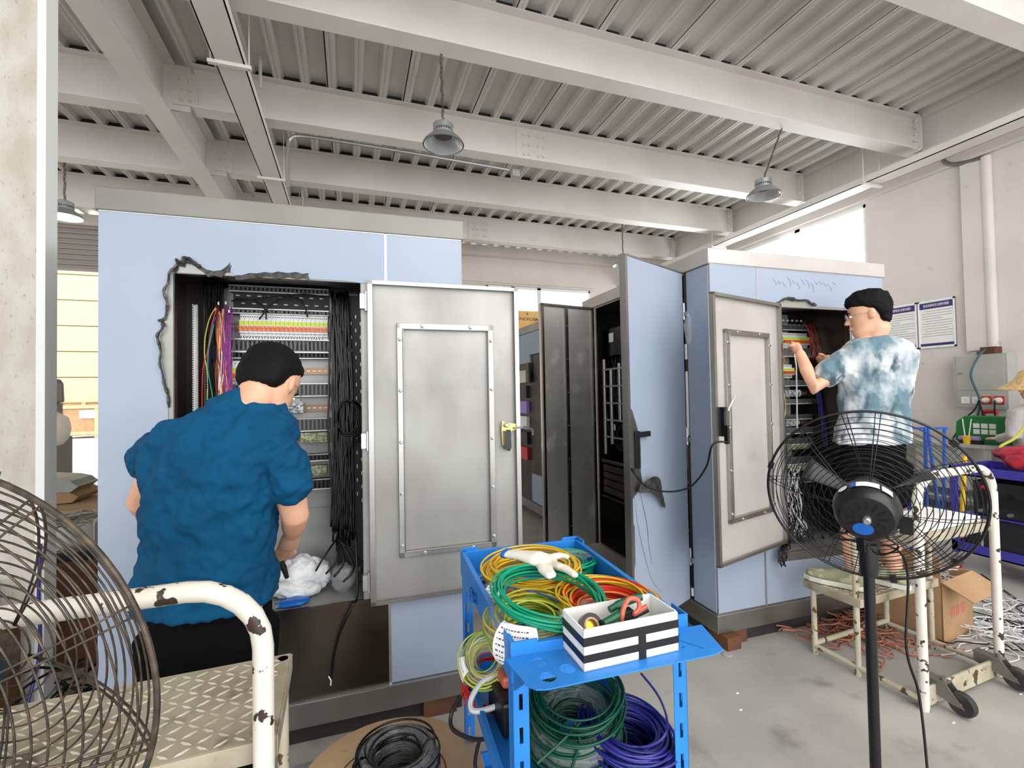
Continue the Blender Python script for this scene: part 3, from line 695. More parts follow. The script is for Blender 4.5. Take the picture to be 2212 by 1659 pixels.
for zz in (.42, 1.2, 2.02):
    b = NB(); lathe(b, [(.01, 0), (.01, .11)], 10, MX.Translation((-.014, .222, zz))); box(b, -.02, .0, .19, .25, zz+.02, zz+.05); obj('hinge', b, 'zinc', RT)
# interior of the right cabinet
def ri(px, py, v=VP): return RC(px, py, v)
b = NB(); box(b, RO0-.05, RO1-.1, VP, VP+.004, .75, 2.12); obj('mounting_plate', b, 'plate_grey', RT)
uA, uB = ri(1682, 720)[0], ri(1778, 720)[0]
slots(RT, uA, uB-.1, ri(1700, 712)[1], ri(1700, 690)[1], .045, .035, VP-.001, sz=(.02, .012))
for y0, y1 in ((705, 716), (754, 772), (822, 834), (862, 872), (895, 905), (922, 935), (945, 958), (985, 1000), (1030, 1040)):
    a, c = ri(1720, y1)[1], ri(1720, y0)[1]; duct(RT, uA-.02, uB, a, c, VP, m='duct_grey' if y0 % 2 else 'zinc', pitch=.02)
a = ri(1690, 735, VP-.06); breakers(RT, a[0], a[0]+.26, 14, a[1], VP, h=.115)
a = ri(1690, 802, VP-.06); breakers(RT, a[0], a[0]+.11, 6, a[1], VP, h=.1)
for yy, m, w_ in ((850, 'white_block', .16), (914, 'white_block', .14), (965, 'gy_block', .24), (1012, 'gy_block', .24)):
    p = ri(1692, yy, VP-.04); rail(RT, uA, uB, p[1], VP); terminals(RT, p[0], p[0]+w_, p[1], VP, m)
duct(RT, ri(1780, 800)[0], ri(1792, 800)[0], 1.25, 2.05, VP, True, 'duct_grey', .05, .03)
duct(RT, ri(1800, 800, .3)[0], ri(1812, 800, .3)[0], .7, 2.05, .3, True, 'duct_dark', .05, .03)
b = NB(); p = ri(1721, 770, .2); tube(b, [V((ri(x, y, .2)[0], .2, ri(x, y, .2)[1])) for x, y in ((1716, 764), (1720, 790), (1721, 850), (1722, 925))], .005, 6); obj('white_conduit', b, 'white_plain', RT)
def hr(x0, y0, x1, y1, v0=.3, v1=.2, s=0, n=6):
    A, B = RC(x0, y0, v0), RC(x1, y1, v1); return [V((A[0]+(B[0]-A[0])*k/n+s*sin(pi*k/n), v0+(v1-v0)*k/n, A[1]+(B[1]-A[1])*k/n)) for k in range(n+1)]
cables(RT, [jit(hr(1674+G.uniform(0, 10), 700, 1680+G.uniform(-4, 20), 1170+G.uniform(-40, 20), .3, .06, G.uniform(-.02, .03)), .012, G) for _ in range(34)], .0045, 'black_gloss', 'black_cables')
cables(RT, [jit(hr(1690+G.uniform(-10, 40), 1020, 1725+G.uniform(-30, 60), 1180+G.uniform(-40, 40), .25, .1, G.uniform(-.06, .06)), .03, G) for _ in range(44)], .003, 'black_wire', 'black_cables')
cables(RT, [jit(hr(1690+G.uniform(-10, 40), 1010, 1712+G.uniform(-20, 40), 1150, .22, .12, G.uniform(-.05, .05)), .03, G) for _ in range(16)], .003, 'wire_white', 'coloured_leads')
for c_, x0, x1, y1, n in (('wire_orange', 1674, 1692, 790, 14), ('wire_gy', 1674, 1690, 900, 8), ('wire_brown', 1672, 1680, 930, 8)):
    cables(RT, [jit(hr(G.uniform(x0, x1), 705+G.uniform(0, 16), G.uniform(x0, x1), y1, .28, .2, G.uniform(-.02, .02)), .008, G) for _ in range(n)], .0026, c_, 'coloured_leads', n=4, k=3)
cables(RT, [jit(hr(1768+G.uniform(-8, 8), 830, 1795+G.uniform(-10, 12), 970, .28, .22, G.uniform(-.01, .02)), .008, G) for _ in range(34)], .0035, 'wire_violet', 'violet_leads')
cables(RT, [jit(hr(1740+G.uniform(-4, 18), 700, 1760+G.uniform(-14, 20), 775, .28, .2, G.uniform(-.03, .03), 4), .015, G) for _ in range(13)], .0026, 'wire_brown', 'coloured_leads', n=4, k=3)
cables(RT, [[V((RC(x, y, v)[0], v, RC(x, y, v)[1])) for x, y, v in ((1692, 840, .1), (1697, 880, .05), (1690, 915, .0), (1670, 932, -.05), (1655, 936, -.08))]], .003, 'wire_gy', 'loose_lead', stuff=False)
# bundle hanging out over the sill
cables(RT, [[V((RC(x+G.uniform(-10, 10), y, v)[0], v, RC(x, y+G.uniform(-6, 10), v)[1])) for x, y, v in ((1690, 1150, .05), (1698, 1180, -.03), (1692, 1195, -.05), (1690, 1215, -.06))] for _ in range(12)], .0045, 'black_gloss', 'black_cables')
# front door swung out
hin = OR+CXV*.505; e1 = V((1.873, 2.118, 0)); dv = (e1-hin); dv.z = 0; ang = math.atan2(dv.y, dv.x)
TD = MX.Translation(hin+V((0, -.02, 0))) @ MX.Rotation(ang, 4, 'Z'); TDl = ROOTM[RT.name].inverted() @ TD @ MX.Scale(-1, 4, V((0, 1, 0)))
RD = cab_door(RT, TDl, DW, .585, 2.097, 'brightly lit stainless door swung half open', m='steel_lit')
stiffener(RD, TDl, .14, .615, .80, 1.90)
b = NB(); box(b, DW-.05, DW-.02, -.065, -.03, 1.30, 1.46, TDl); box(b, DW-.045, DW-.025, -.08, -.06, 1.26, 1.36, TDl); obj('lock_body', b, 'black_gloss', RD)
b = NB(); tube(b, [TDl @ V(p) for p in ((DW-.035, -.08, 1.44), (DW-.06, -.09, 1.49), (DW-.1, -.085, 1.52))], .006, 6); box(b, DW-.055, DW-.04, -.085, -.065, 1.36, 1.45, TDl); obj('lock_lever', b, 'zinc', RD)
# side doors
def plank_door(h0, h1, z0, z1, name, mface, mback, th=.035):
    d = (h1-h0); d.z = 0; L = d.length; a = math.atan2(d.y, d.x)
    return MX.Translation(V((h0.x, h0.y, 0))) @ MX.Rotation(a, 4, 'Z'), L
h1 = OR+CYV*.222+V((-.02, 0, 0)); e = V((1.464, 2.271, 0))
T1, L1 = plank_door(h1, e, .19, 2.33, '', '', '')
I_ = ROOTM[RT.name].inverted()
T1l = I_ @ T1      # local x along the door, +y towards the camera (door points left)
b = NB(); box(b, .01, L1, -.03, 0, .2, 2.325, T1l); SD = obj('side_door', b, 'steel', RT, label='open side door still covered in blue film')
b = NB()
jag = [(L1-.012, 2.32), (L1-.012, 1.46), (L1-.03, 1.45), (L1-.045, 1.42), (L1-.07, 1.37), (L1-.095, 1.31), (L1-.11, 1.24), (L1-.105, 1.10), (L1-.12, 1.04), (L1-.10, 1.0), (L1-.05, .97), (L1-.012, .95), (L1-.012, .82), (L1-.03, .8), (L1-.028, .7), (L1-.03, .6), (L1-.012, .55), (L1-.012, .21), (.012, .21), (.012, 2.32)]
prism(b, jag, .0005, .004, T1l @ TW); obj('film_panel', b, 'blue_film', SD)
b = NB(); box(b, L1-.012, L1+.01, -.034, .006, .19, 2.33, T1l); box(b, .01, L1, -.034, .006, 2.322, 2.332, T1l); obj('edge_trim', b, 'steel', SD)
b = NB()
fl = [V(p) for p in ((L1-.05, .012, 1.0), (L1-.14, .05, 1.03), (L1-.22, .045, 1.0), (L1-.27, .03, .95), (L1-.29, .02, .9), (L1-.33, .02, .86))]
wd_ = [.02, .05, .065, .055, .03, .016]
row = [[b.verts.new(T1l @ (p+V((0, .004*k, (k-1)*w)))) for k in range(3)] for p, w in zip(fl, wd_)]
for A, B in zip(row, row[1:]):
    for k in range(2): face(b, (A[k], A[k+1], B[k+1], B[k]))
o = obj('film_flap', b, 'film_ragged', SD, smooth=2, label='crumpled dark flap of peeled film'); md = o.modifiers.new('s', 'SOLIDIFY'); md.thickness = .003; md = o.modifiers.new('u', 'SUBSURF'); md.levels = md.render_levels = 2; crumple(o, .05, .02)
b = NB(); P = [T1l @ V(p) for p in ((L1-.03, .006, .97), (L1-.06, .007, .8), (L1-.12, .007, .62), (L1-.2, .006, .45), (L1-.3, .005, .36))]; tube(b, smooth_path(P, 5), .0035, 6); obj('film_crease', b, 'blue_film', SD)
P = [T1l @ V(p) for p in ((L1-.09, .008, .98), (L1-.15, .009, .8), (L1-.17, .008, .66), (L1-.2, .006, .55))]; b = NB(); tube(b, smooth_path(P, 5), .0045, 6); obj('film_crease', b, 'blue_film', SD)
b = NB(); box(b, L1-.075, L1-.05, .004, .022, 1.12, 1.33, T1l); box(b, L1-.17, L1-.055, .022, .034, 1.295, 1.325, T1l); obj('swing_handle', b, 'black_plastic', SD)
# torn film round the top hinge
for s in (-1, 1):
    b = NB(); base = OR+CYV*.222; pts = [(0, 1.98), (.03*s, 2.06), (.055*s, 2.03), (.07*s, 1.95), (.05*s, 1.87), (.02*s, 1.85)]
    c = I_ @ (base+V((-.022, 0, 0)))
    prism(b, pts, 0, .004, MX.Translation((c.x-.01, c.y-.012, 0)) @ MX.Rotation(R(-60), 4, 'Z') @ TW); obj('film_flap', b, 'plastic_clear', RT)
# rear side door
h2 = OR+CYV*1.475+V((-.02, 0, 0)); e2 = V((1.535, 3.69, 0))
T2, L2 = plank_door(h2, e2, 0, 0, '', '', ''); T2l = I_ @ T2
b = NB(); box(b, .01, L2, -.03, 0, .2, 2.325, T2l); RD2 = obj('side_door', b, 'steel_mirror', RT, label='open rear side door showing its bare polished inside')
b = NB(); box(b, L2*.52, L2*.52+.03, 0, .018, .21, 2.31, T2l); box(b, .01, .03, 0, .02, .2, 2.325, T2l); box(b, L2-.02, L2, 0, .02, .2, 2.325, T2l); box(b, .01, L2, 0, .02, 2.305, 2.325, T2l); obj('door_rib', b, 'steel_dark', RD2)
for k in range(7):
    b = NB(); lathe(b, [(.006, 0), (.006, .006)], 8, T2l @ MX.Translation((L2*.52+.015, .018, .4+.29*k)) @ MX.Rotation(R(-90), 4, 'X')); obj('bolt', b, 'zinc', RD2)
# side compartment
b = NB(); box(b, .5, .51, .05, 1.65, .2, 2.32); box(b, .01, .5, .1, .11, .2, 2.32); box(b, .01, .5, 1.6, 1.61, .2, 2.32); obj('side_back', b, 'steel_in', RT)
b = NB()
for zz in (.62, .93): box(b, .02, .5, .24, 1.6, zz, zz+.015)
obj('shelf', b, 'steel_dark', RT)
b = NB()
for k in range(4): box(b, .03, .045, .4, 1.5, .66+k*.065, .715+k*.065)
obj('slatted_panel', b, 'steel_dark', RT)
b = NB(); lathe(b, [(.06, 0), (.06, .8)], 20, MX.Translation((.22, 1.25, .95))); lathe(b, [(.05, 0), (.05, .6)], 20, MX.Translation((.2, 1.05, 1.05))); obj('filter_tube', b, 'steel_mirror', RT, smooth=True)
b = NB(); box(b, .36, .37, .3, 1.58, .95, 1.28); obj('grey_backplate', b, 'elec_grey', RT)
b = NB(); box(b, .03, .06, .25, 1.58, .935, .95); obj('bright_sill', b, 'zinc', RT)
for k, (y_, z0_, z1_) in enumerate(((1.42, 1.0, 1.85), (1.3, 1.1, 1.75), (1.16, 1.3, 1.8))):
    b = NB(); lathe(b, [(.016, z0_), (.016, z1_)], 12, MX.Translation((.05, y_, 0))); obj('polished_pipe', b, 'zinc', RT, smooth=True)
b = NB(); box(b, .08, .3, .7, 1.5, 1.88, 2.12); obj('relay_box', b, 'black_gloss', RT)
b = NB(); box(b, .075, .08, 1.3, 1.37, 2.0, 2.08); box(b, .06, .07, 1.3, 1.35, 1.66, 1.74); box(b, .06, .07, 1.28, 1.33, 1.22, 1.27); obj('warning_tag', b, 'paper', RT)
cables(RT, [jit([V((.12, G.uniform(.8, 1.4), 1.9)), V((.1, G.uniform(.8, 1.35), 1.6)), V((.1, G.uniform(.9, 1.4), 1.2)), V((.14, G.uniform(.8, 1.5), .97))], .03, G) for _ in range(46)], .006, 'black_gloss', 'black_cables', k=3)
b = NB()
for k in range(5): box(b, .04, .06, .8, 1.45, 1.15+.15*k, 1.165+.15*k)
obj('cable_rungs', b, 'zinc', RT)

# ---------------- farther cabinet in the row behind
FT = thing('control_cabinet', 'farther blue film cabinet seen in the gap right of the folded grey door', 'cabinet', (2.17, 4.95, 0), R(1.2))
b = NB(); box(b, -.01, 1.5, -.01, 1.9, .08, .19); obj('plinth', b, 'steel', FT)
b = NB(); box(b, -.01, 1.5, -.01, 1.9, 2.335, CH); obj('cornice', b, 'steel', FT)
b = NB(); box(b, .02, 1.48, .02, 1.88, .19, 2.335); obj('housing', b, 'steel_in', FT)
for x in (.05, 1.2):
    for y in (.1, 1.5): b = NB(); box(b, x, x+.15, y, y+.2, 0, .08); obj('foot_block', b, 'wood_dark', FT)
b = NB()
for a in ((0, .28, .2, 2.33), (.28, .62, 2.05, 2.33), (.28, .62, .2, .55), (.62, 1.88, 1.95, 2.33), (1.3, 1.88, .2, 1.95)): box(b, -.004, .02, a[0], a[1], a[2], a[3])
obj('film_panel', b, 'blue_film', FT)
b = NB(); box(b, -.03, -.004, .6, .7, 1.7, 1.95); obj('curled_film', b, 'film_ragged', FT)
for k, m in enumerate(('red_plastic', 'machine_black', 'paper', 'lilac', 'machine_black', 'beige_bag')):
    b = NB(); box(b, -.02, .02, .72, 1.3, .7+k*.2, .86+k*.2); obj('device', b, m, FT)
# the cardboard box on top, printed side to the camera
gb = thing('cardboard_box', 'yellow brown cardboard carton with plus sign and black lettering on the far cabinet top', 'box', (2.14, 6.25, 2.43))
b = NB(); box(b, 0, .5, 0, .35, 0, .31); obj('carton', b, mat('carton', (226, 184, 112), .8, var=((208, 166, 96), 5, .4, .7)), gb, bevel=.004)
b = NB(); box(b, .01, .24, .02, .33, .31, .314); box(b, .26, .49, .02, .33, .31, .314); obj('flap', b, 'cardboard', gb)
def text(name, s, size, T, m, parent, ext=.001, align='CENTER', sx=1):
    c = bpy.data.curves.new(name, 'FONT'); c.body = s; c.size = size; c.extrude = ext; c.align_x = align; c.align_y = 'CENTER'; 
    q = bpy.data.objects.new('txt', c); S.collection.objects.link(q); bpy.context.view_layer.update()
    me = bpy.data.meshes.new_from_object(q.evaluated_get(bpy.context.evaluated_depsgraph_get())); bpy.data.objects.remove(q)
    me.materials.clear(); me.materials.append(M[m])
    o = bpy.data.objects.new(name, me); S.collection.objects.link(o); o.parent = parent; o.matrix_basis = T @ MX.Diagonal((sx, 1, 1, 1)); o['kind'] = 'stuff' if len(s) > 1 else 'thing'; return o
UPR = MX.Rotation(R(90), 4, 'X')
text('lettering', 'GRUNDFOS', .062, MX.Translation((.185, -.002, .19)) @ UPR, 'text_dark', gb, sx=1.12)
text('plus_sign', '+', .09, MX.Translation((.25, -.002, .262)) @ UPR, 'text_dark', gb)
b = NB()
for a, dx in ((R(48), 0), (R(-48), 0), (R(20), .02)): box(b, -.03, .03, -.0015, 0, -.004, .004, MX.Translation((.385+dx, -.001, .19)) @ MX.Rotation(a, 4, 'Y'))
obj('emblem', b, 'text_dark', gb)
# black cable slung between the side door and the front door
P = [T1 @ V((L1-.01, .02, 1.12)), at(1365, 1015, 2.42), at(1395, 1050, 2.4), at(1440, 1062, 2.4), at(1490, 1052, 2.38), at(1525, 1010, 2.33), at(1540, 960, 2.27), TD @ V((DW-.035, .07, 1.27))]
b = NB(); tube(b, smooth_path(P, 6), .005, 6); solo('slung_cable', b, 'black_wire', 'thin black cable slung between the open side door and front door of the right cabinet', 'cable', P[0], smooth=True)
# ================================================================== lamps
def lamp(P, ztop, label, lit=False, lean=(0, 0)):
    t = thing('pendant_lamp', label, 'lamp', P, group='high bay lamps under the roof')
    b = NB(); lathe(b, [(.2, 0), (.205, .004), (.19, .03), (.15, .07), (.105, .1), (.1, .105), (.095, .1), (.14, .065), (.18, .028), (.192, .006), (.192, 0)], 40, cap=False); obj('lamp_shade', b, 'lamp_alu', t, smooth=True)
    b = NB(); lathe(b, [(.19, .006), (.14, .062), (.095, .098), (.02, .1)], 40, cap=False); obj('reflector', b, 'lamp_inner', t, smooth=True)
    if lit:
        b = NB(); lathe(b, [(.188, .004), (.188, .008)], 40); obj('diffuser', b, 'lamp_glow', t)
    else:
        b = NB(); lathe(b, [(.085, .09), (.085, .098)], 32); obj('lamp_disc', b, 'hub_grey', t)
    b = NB(); lathe(b, [(.1, .1), (.1, .125)], 32); lathe(b, [(.095, .15), (.1, .155), (.1, .2), (.085, .21)], 32); lathe(b, [(.06, .12), (.06, .16)], 16)
    for k in range(28): a = k*2*pi/28; box(b, .085, .1, -.003, .003, .125, .155, MX.Rotation(a, 4, 'Z'))
    obj('heat_sink', b, 'lamp_alu', t)
    top = V((lean[0], lean[1], ztop-P[2])); b = NB(); n = 16; a0 = V((0, 0, .21))
    P_ = [a0+(top-a0)*k/n+V((.006*sin(k*2.1), 0, 0)) for k in range(n+1)]
    tube(b, P_, .004, 5)
    for k in range(n): 
        c = (P_[k]+P_[k+1])/2; d = (P_[k+1]-P_[k])*.5
        tube(b, [c-d+V((.009, 0, 0)), c+V((.012, 0, 0)), c+d+V((.009, 0, 0)), c+d-V((.009, 0, 0)), c-V((.012, 0, 0)), c-d-V((.009, 0, 0))], .0035, 4, True)
    obj('chain', b, 'rust_wire', t)
    return t
lamp((.878, 4.5, 4.0), 4.72, 'unlit silver lamp hanging by a chain nearest above the left cabinet', lean=(-.06, -.25))
lamp((4.96, 4.52, 4.0), 4.72, 'unlit silver lamp hanging near the right wall girder', lean=(.02, -.27))
lamp((-3.6, 7.8, 4.02), 5.205, 'glowing white lamp cut by the column at the left', lit=True)
lamp((4.95, 7.75, 3.98), 5.205, 'small distant lamp half hidden behind the open blue side door')

# ================================================================== rolling step ladders
def caster(t, P, rz, r=.06, tilt=0, m='rubber'):
    T = MX.Translation(V(P)) @ MX.Rotation(rz, 4, 'Z')
    b = NB(); lathe(b, [(r*.5, -.016), (r*.9, -.018), (r, -.01), (r, .01), (r*.9, .018), (r*.5, .016)], 28, T @ MX.Translation((0, 0, 0)) @ MX.Rotation(R(90), 4, 'X')); w = obj('caster_wheel', b, m, t, world=True, smooth=True)
    b = NB(); lathe(b, [(r*.5, -.014), (r*.5, .014)], 20, T @ MX.Rotation(R(90), 4, 'X')); lathe(b, [(r*.15, -.03), (r*.15, .03)], 10, T @ MX.Rotation(R(90), 4, 'X')); obj('wheel_hub', b, 'hub_grey', w, world=True)
    b = NB()
    for s in (-1, 1):
        y0, y1 = (.022*s, .027*s) if s > 0 else (-.027, -.022)
        prism(b, [(-.02, -.012), (.02, -.012), (-.05, r*1.25), (-.16, r*1.25), (-.16, r*.3)], y0, y1, T @ TW)
    box(b, -.165, -.05, -.03, .03, r*1.2, r*1.28, T); lathe(b, [(.011, 0), (.011, .02)], 8, T @ MX.Translation((-.07, 0, r*1.28))); obj('caster_bracket', b, 'hub_grey', t, world=True)
def checker(t, x0, x1, y0, y1, z, T, drop=.045):
    b = NB(); box(b, x0, x1, y0, y1, z-.006, z, T)
    for a in ((x0, x1, y0-.004, y0), (x0, x1, y1, y1+.004), (x0-.004, x0, y0, y1), (x1, x1+.004, y0, y1)): box(b, a[0], a[1], a[2], a[3], z-drop, z, T)
    p = obj('tread', b, 'tread_cream', t, world=True, bevel=.002)
    b = NB(); st = .036; i = 0; y = y0+.02
    while y < y1-.01:
        x = x0+.02; j = 0
        while x < x1-.01:
            a = R(35) if (i+j) % 2 else R(-35)
            TT = T @ MX.Translation((x, y, z)) @ MX.Rotation(a, 4, 'Z')
            vs = [b.verts.new(TT @ V(q)) for q in ((-.017, 0, 0), (0, -.0045, 0), (.017, 0, 0), (0, .0045, 0), (-.008, 0, .0028), (.008, 0, .0028))]
            for f in ((0, 1, 4), (1, 5, 4), (1, 2, 5), (2, 3, 5), (3, 4, 5), (3, 0, 4)): face(b, [vs[k] for k in f])
            x += st; j += 1
        y += st*.8; i += 1
    o = obj('tread_pattern', b, 'tread_bar', p, world=True); o['kind'] = 'stuff'
def ladder(T, wid, label, legs2, steps, handle, mh, ml, casters=True, dpth=.54):
    """local: x along width, y away from the handle end"""
    loc = T.translation; t = thing('step_ladder', label, 'ladder', (loc.x, loc.y, 0), math.atan2(T[1][0], T[0][0]))
    for x in (0, wid):
        for y, z in legs2:
            b = NB(); tube(b, [T @ V((x, y, .0)), T @ V((x, y, z))], .015, 12); obj('leg', b, ml, t, world=True, smooth=True)
    hb = [(0, 0, 0), (0, 0, handle-.14)] + [(.14-.14*cos(a), 0, handle-.14+.14*sin(a)) for a in [k*pi/12 for k in range(1, 6)]] + [(.14, 0, handle), (wid*.5, 0, handle), (wid-.14, 0, handle)] + [(wid-.14+.14*sin(a), 0, handle-.14+.14*cos(a)) for a in [k*pi/12 for k in range(1, 6)]] + [(wid, 0, handle-.14), (wid, 0, 0)]
    b = NB(); tube(b, [T @ V(p) for p in hb], .021, 16); obj('handle', b, mh, t, world=True, smooth=True)
    for x in (0, wid): b = NB(); tube(b, [T @ V((x, .02, .045)), T @ V((x, dpth, .045))], .015, 10); obj('side_rail', b, ml, t, world=True, smooth=True)
    b = NB(); tube(b, [T @ V((0, dpth, .06)), T @ V((wid, dpth, .06))], .015, 10); obj('cross_rail', b, ml, t, world=True, smooth=True)
    for y0, y1, z in steps: checker(t, -.02, wid+.02, y0, y1, z, T)
    if casters:
        b = NB(); box(b, .02, wid-.02, -.012, .0, .02, .11, T); obj('end_board', b, ml, t, world=True, bevel=.002)
        for x in (.1, wid-.08): caster(t, T @ V((x, -.1, .062)), math.atan2(T[1][0], T[0][0])-R(90), .055)
    return t
TR_ = MX.Translation((2.588, 1.53, 0)) @ MX.Rotation(R(3), 4, 'Z')
ladder(TR_, .67, 'chipped cream two step rolling ladder the tie-dye man stands on', ((.54, .42), (.3, .82)), ((.27, .58, .42), (0.015, .28, .82)), 1.115, 'chip_white', 'chip_cream')
TL_ = MX.Translation((-.80, 1.135, 0)) @ MX.Rotation(R(-2), 4, 'Z')
TL_ = MX.Translation((-.815, 1.13, 0)) @ MX.Rotation(R(1.5), 4, 'Z')
ladder(TL_, .63, 'chipped white step ladder behind the left fan with diamond plate top', ((.37, .80),), ((.03, .39, .80),), 1.155, 'chip_white', 'chip_cream', dpth=.37)
# things on the right ladder's upper step
b = NB(); box(b, 2.6, 3.2, 1.56, 1.80, .823, .85, MX.Translation((2.6, 1.56, 0)) @ MX.Rotation(R(3), 4, 'Z') @ MX.Translation((-2.6, -1.56, 0))); solo('foam_board', b, 'white_plain', 'white foam board lying on the upper step of the right ladder', 'board', (2.6, 1.56, .823), bevel=.004)

# ================================================================== industrial fans
def fan(C, aim, Rr, label, mw, motor_label=True, base=True, rotz=0, rings=19, spokes=10, wire=.0017, blades=True):
    t = thing('pedestal_fan', label, 'fan', (C.x, C.y, 0))
    ax = (V(aim)-C).normalized(); q = ax.to_track_quat('Z', 'Y').to_matrix().to_4x4(); T = MX.Translation(C) @ q     # local +z = blowing direction
    prof_f = lambda s: .1*(1-s**2.4)+.0      # front dome
    prof_r = lambda s: -.115*(1-s**3.2)
    for nm, pf, r0, nr in (('front_guard', prof_f, .14, rings-5), ('rear_guard', prof_r, .2, rings)):
        b = NB()
        for k in range(nr+1):
            s = r0+(1-r0)*k/nr
            tube(b, [T @ V((Rr*s*cos(a*pi/36), Rr*s*sin(a*pi/36), pf(s)*Rr/.34)) for a in range(72)], wire, 4, True)
        ns = spokes if nm == 'rear_guard' else 5
        for k in range(ns):
            a = 2*pi*k/ns+rotz
            for da in (0, .05):
                tube(b, [T @ V((Rr*s*cos(a+da), Rr*s*sin(a+da), pf(s)*Rr/.34-.002)) for s in [r0+(1-r0)*j/8 for j in range(9)]], wire*1.15, 4)
        g = obj(nm, b, mw, t, world=True, smooth=2); g['kind'] = 'stuff'
    b = NB(); tube(b, [T @ V((Rr*1.004*cos(a*pi/36), Rr*1.004*sin(a*pi/36), 0)) for a in range(72)], .0045, 8, True); obj('rim_band', b, mw, t, world=True, smooth=True)
    for k in range(3):
        a = 2*pi*k/3+rotz+.2; b = NB(); box(b, Rr-.009, Rr+.009, -.009, .009, -.012, .012, T @ MX.Rotation(a, 4, 'Z')); obj('rim_clip', b, mw, t, world=True)
    b = NB(); lathe(b, [(0.001, .095), (.03, .094), (.04, .085), (.045, .05)], 20, T); obj('front_badge', b, mw, t, world=True, smooth=True)
    if blades:
        for k in range(3):
            a = 2*pi*k/3+.5; b = NB(); rows = []
            for i in range(6):
                s = i/5; rr = Rr*(.16+.5*s); wdt = R(6+3*s)
                rows.append([b.verts.new(T @ MX.Rotation(a, 4, 'Z') @ V((rr*cos(w*wdt), rr*sin(w*wdt), -.01+.028*w))) for w in (-1, -.5, 0, .5, 1)])
            for A, B in zip(rows, rows[1:]):
                for j in range(4): face(b, (A[j], A[j+1], B[j+1], B[j]))
            o = obj('blade', b, 'fan_blade', t, world=True, smooth=2); md = o.modifiers.new('s', 'SOLIDIFY'); md.thickness = .002
    # motor behind
    b = NB(); lathe(b, [(.03, -.05), (.074, -.055), (.088, -.07), (.092, -.1), (.088, -.14), (.078, -.17), (.068, -.18), (.03, -.182)], 32, T @ MX.Scale(1.0, 4)); mo = obj('motor', b, 'fan_black', t, world=True, smooth=True)
    for k in range(12):
        a = 2*pi*k/12; b = NB(); box(b, .03, .055, -.004, .004, -.1835, -.181, T @ MX.Rotation(a, 4, 'Z')); obj('vent_rib', b, 'hole_black', mo, world=True)
    b = NB(); lathe(b, [(.012, -.181), (.012, -.2), (.008, -.205)], 12, T); obj('pull_knob', b, 'zinc', mo, world=True, smooth=True)
    return t, T, mo
mat('fan_blade', (52, 54, 56), .4, .3)
C = at(1872, 1072, 1.6); aim = C + (C-EYE)*.6; aim.z = C.z+.26; aim.x += .02
ft, FTm, mo = fan(C, aim, .297, 'black pedestal fan in the right foreground seen from behind', 'fan_black', rotz=R(6), rings=16, spokes=8, wire=.0013)
inv = FTm.inverted()
b = NB(); base = V((C.x-.06, C.y-.05, 0)); pt = FTm @ V((0, -.06, -.12)); base = V((pt.x, pt.y, 0))
tube(b, [base+V((0, 0, .04)), base+V((0, 0, pt.z-.06))], .0158, 16); obj('pole', b, 'fan_black', ft, world=True, smooth=True)
b = NB(); lathe(b, [(.024, 0), (.026, .03), (.024, .1)], 16, MX.Translation(base+V((0, 0, pt.z-.15)))); box(b, -.035, .035, -.012, .012, pt.z-.07, pt.z+.02, MX.Translation(base)); obj('tilt_bracket', b, 'fan_black', ft, world=True, smooth=True)
b = NB(); lathe(b, [(.26, 0), (.26, .012), (.24, .025), (.06, .035), (.03, .06)], 40, MX.Translation(base)); obj('base_plate', b, 'fan_black', ft, world=True, smooth=True)
# stickers on the motor
def sticker(a0, a1, z0, z1, m, rr=.0925, name='sticker'):
    b = NB(); n = 8; rows = [[b.verts.new(FTm @ V((rr*cos(a0+(a1-a0)*k/n), rr*sin(a0+(a1-a0)*k/n), z))) for z in (z0, z1)] for k in range(n+1)]
    for A, B in zip(rows, rows[1:]): face(b, (A[0], A[1], B[1], B[0]))
    o = obj(name, b, m, mo, world=True); o.modifiers.new('s', 'SOLIDIFY').thickness = .001
sticker(R(74), R(112), -.138, -.104, 'white_plain', .0925); sticker(R(64), R(73.5), -.138, -.104, 'wire_blue', .0925); sticker(R(116), R(136), -.142, -.106, 'paper'); 
b = NB(); lathe(b, [(.015, 0), (.015, .001)], 20, FTm @ MX.Translation((.055, .064, -.13)) @ MX.Rotation(R(50), 4, 'Z') @ MX.Rotation(R(90), 4, 'Y') @ MX.Translation((0, 0, .009))); obj('sticker', b, 'paper', mo, world=True)
b = NB(); lathe(b, [(.026, -.184), (.026, -.1825)], 24, FTm @ MX.Translation((.01, -.034, 0)) @ MX.Diagonal((1.05, .75, 1, 1))); obj('badge', b, 'wire_blue', mo, world=True)
b = NB(); tube(b, smooth_path([FTm @ V((.05, -.06, -.17)), FTm @ V((.09, -.09, -.16)), at(1950, 1200, 1.66), at(1958, 1400, 1.62), at(1985, 1500, 1.6), at(2003, 1659, 1.55), at(2010, 1800, 1.5)], 8), .0042, 6); obj('power_cord', b, 'black_wire', ft, world=True, smooth=True)
b = NB(); tube(b, smooth_path([FTm @ V((-.03, -.05, -.17)), FTm @ V((-.075, -.085, -.17)), FTm @ V((-.03, -.125, -.16)), FTm @ V((0, -.1, -.15))], 8), .003, 6); obj('switch_lead', b, 'black_wire', ft, world=True, smooth=True)
b = NB(); ball(b, FTm @ V((-.1, -.03, -.13)), .014); box(b, -.112, -.08, -.05, -.01, -.15, -.11, FTm); obj('pivot_knob', b, 'fan_black', ft, world=True, smooth=True)
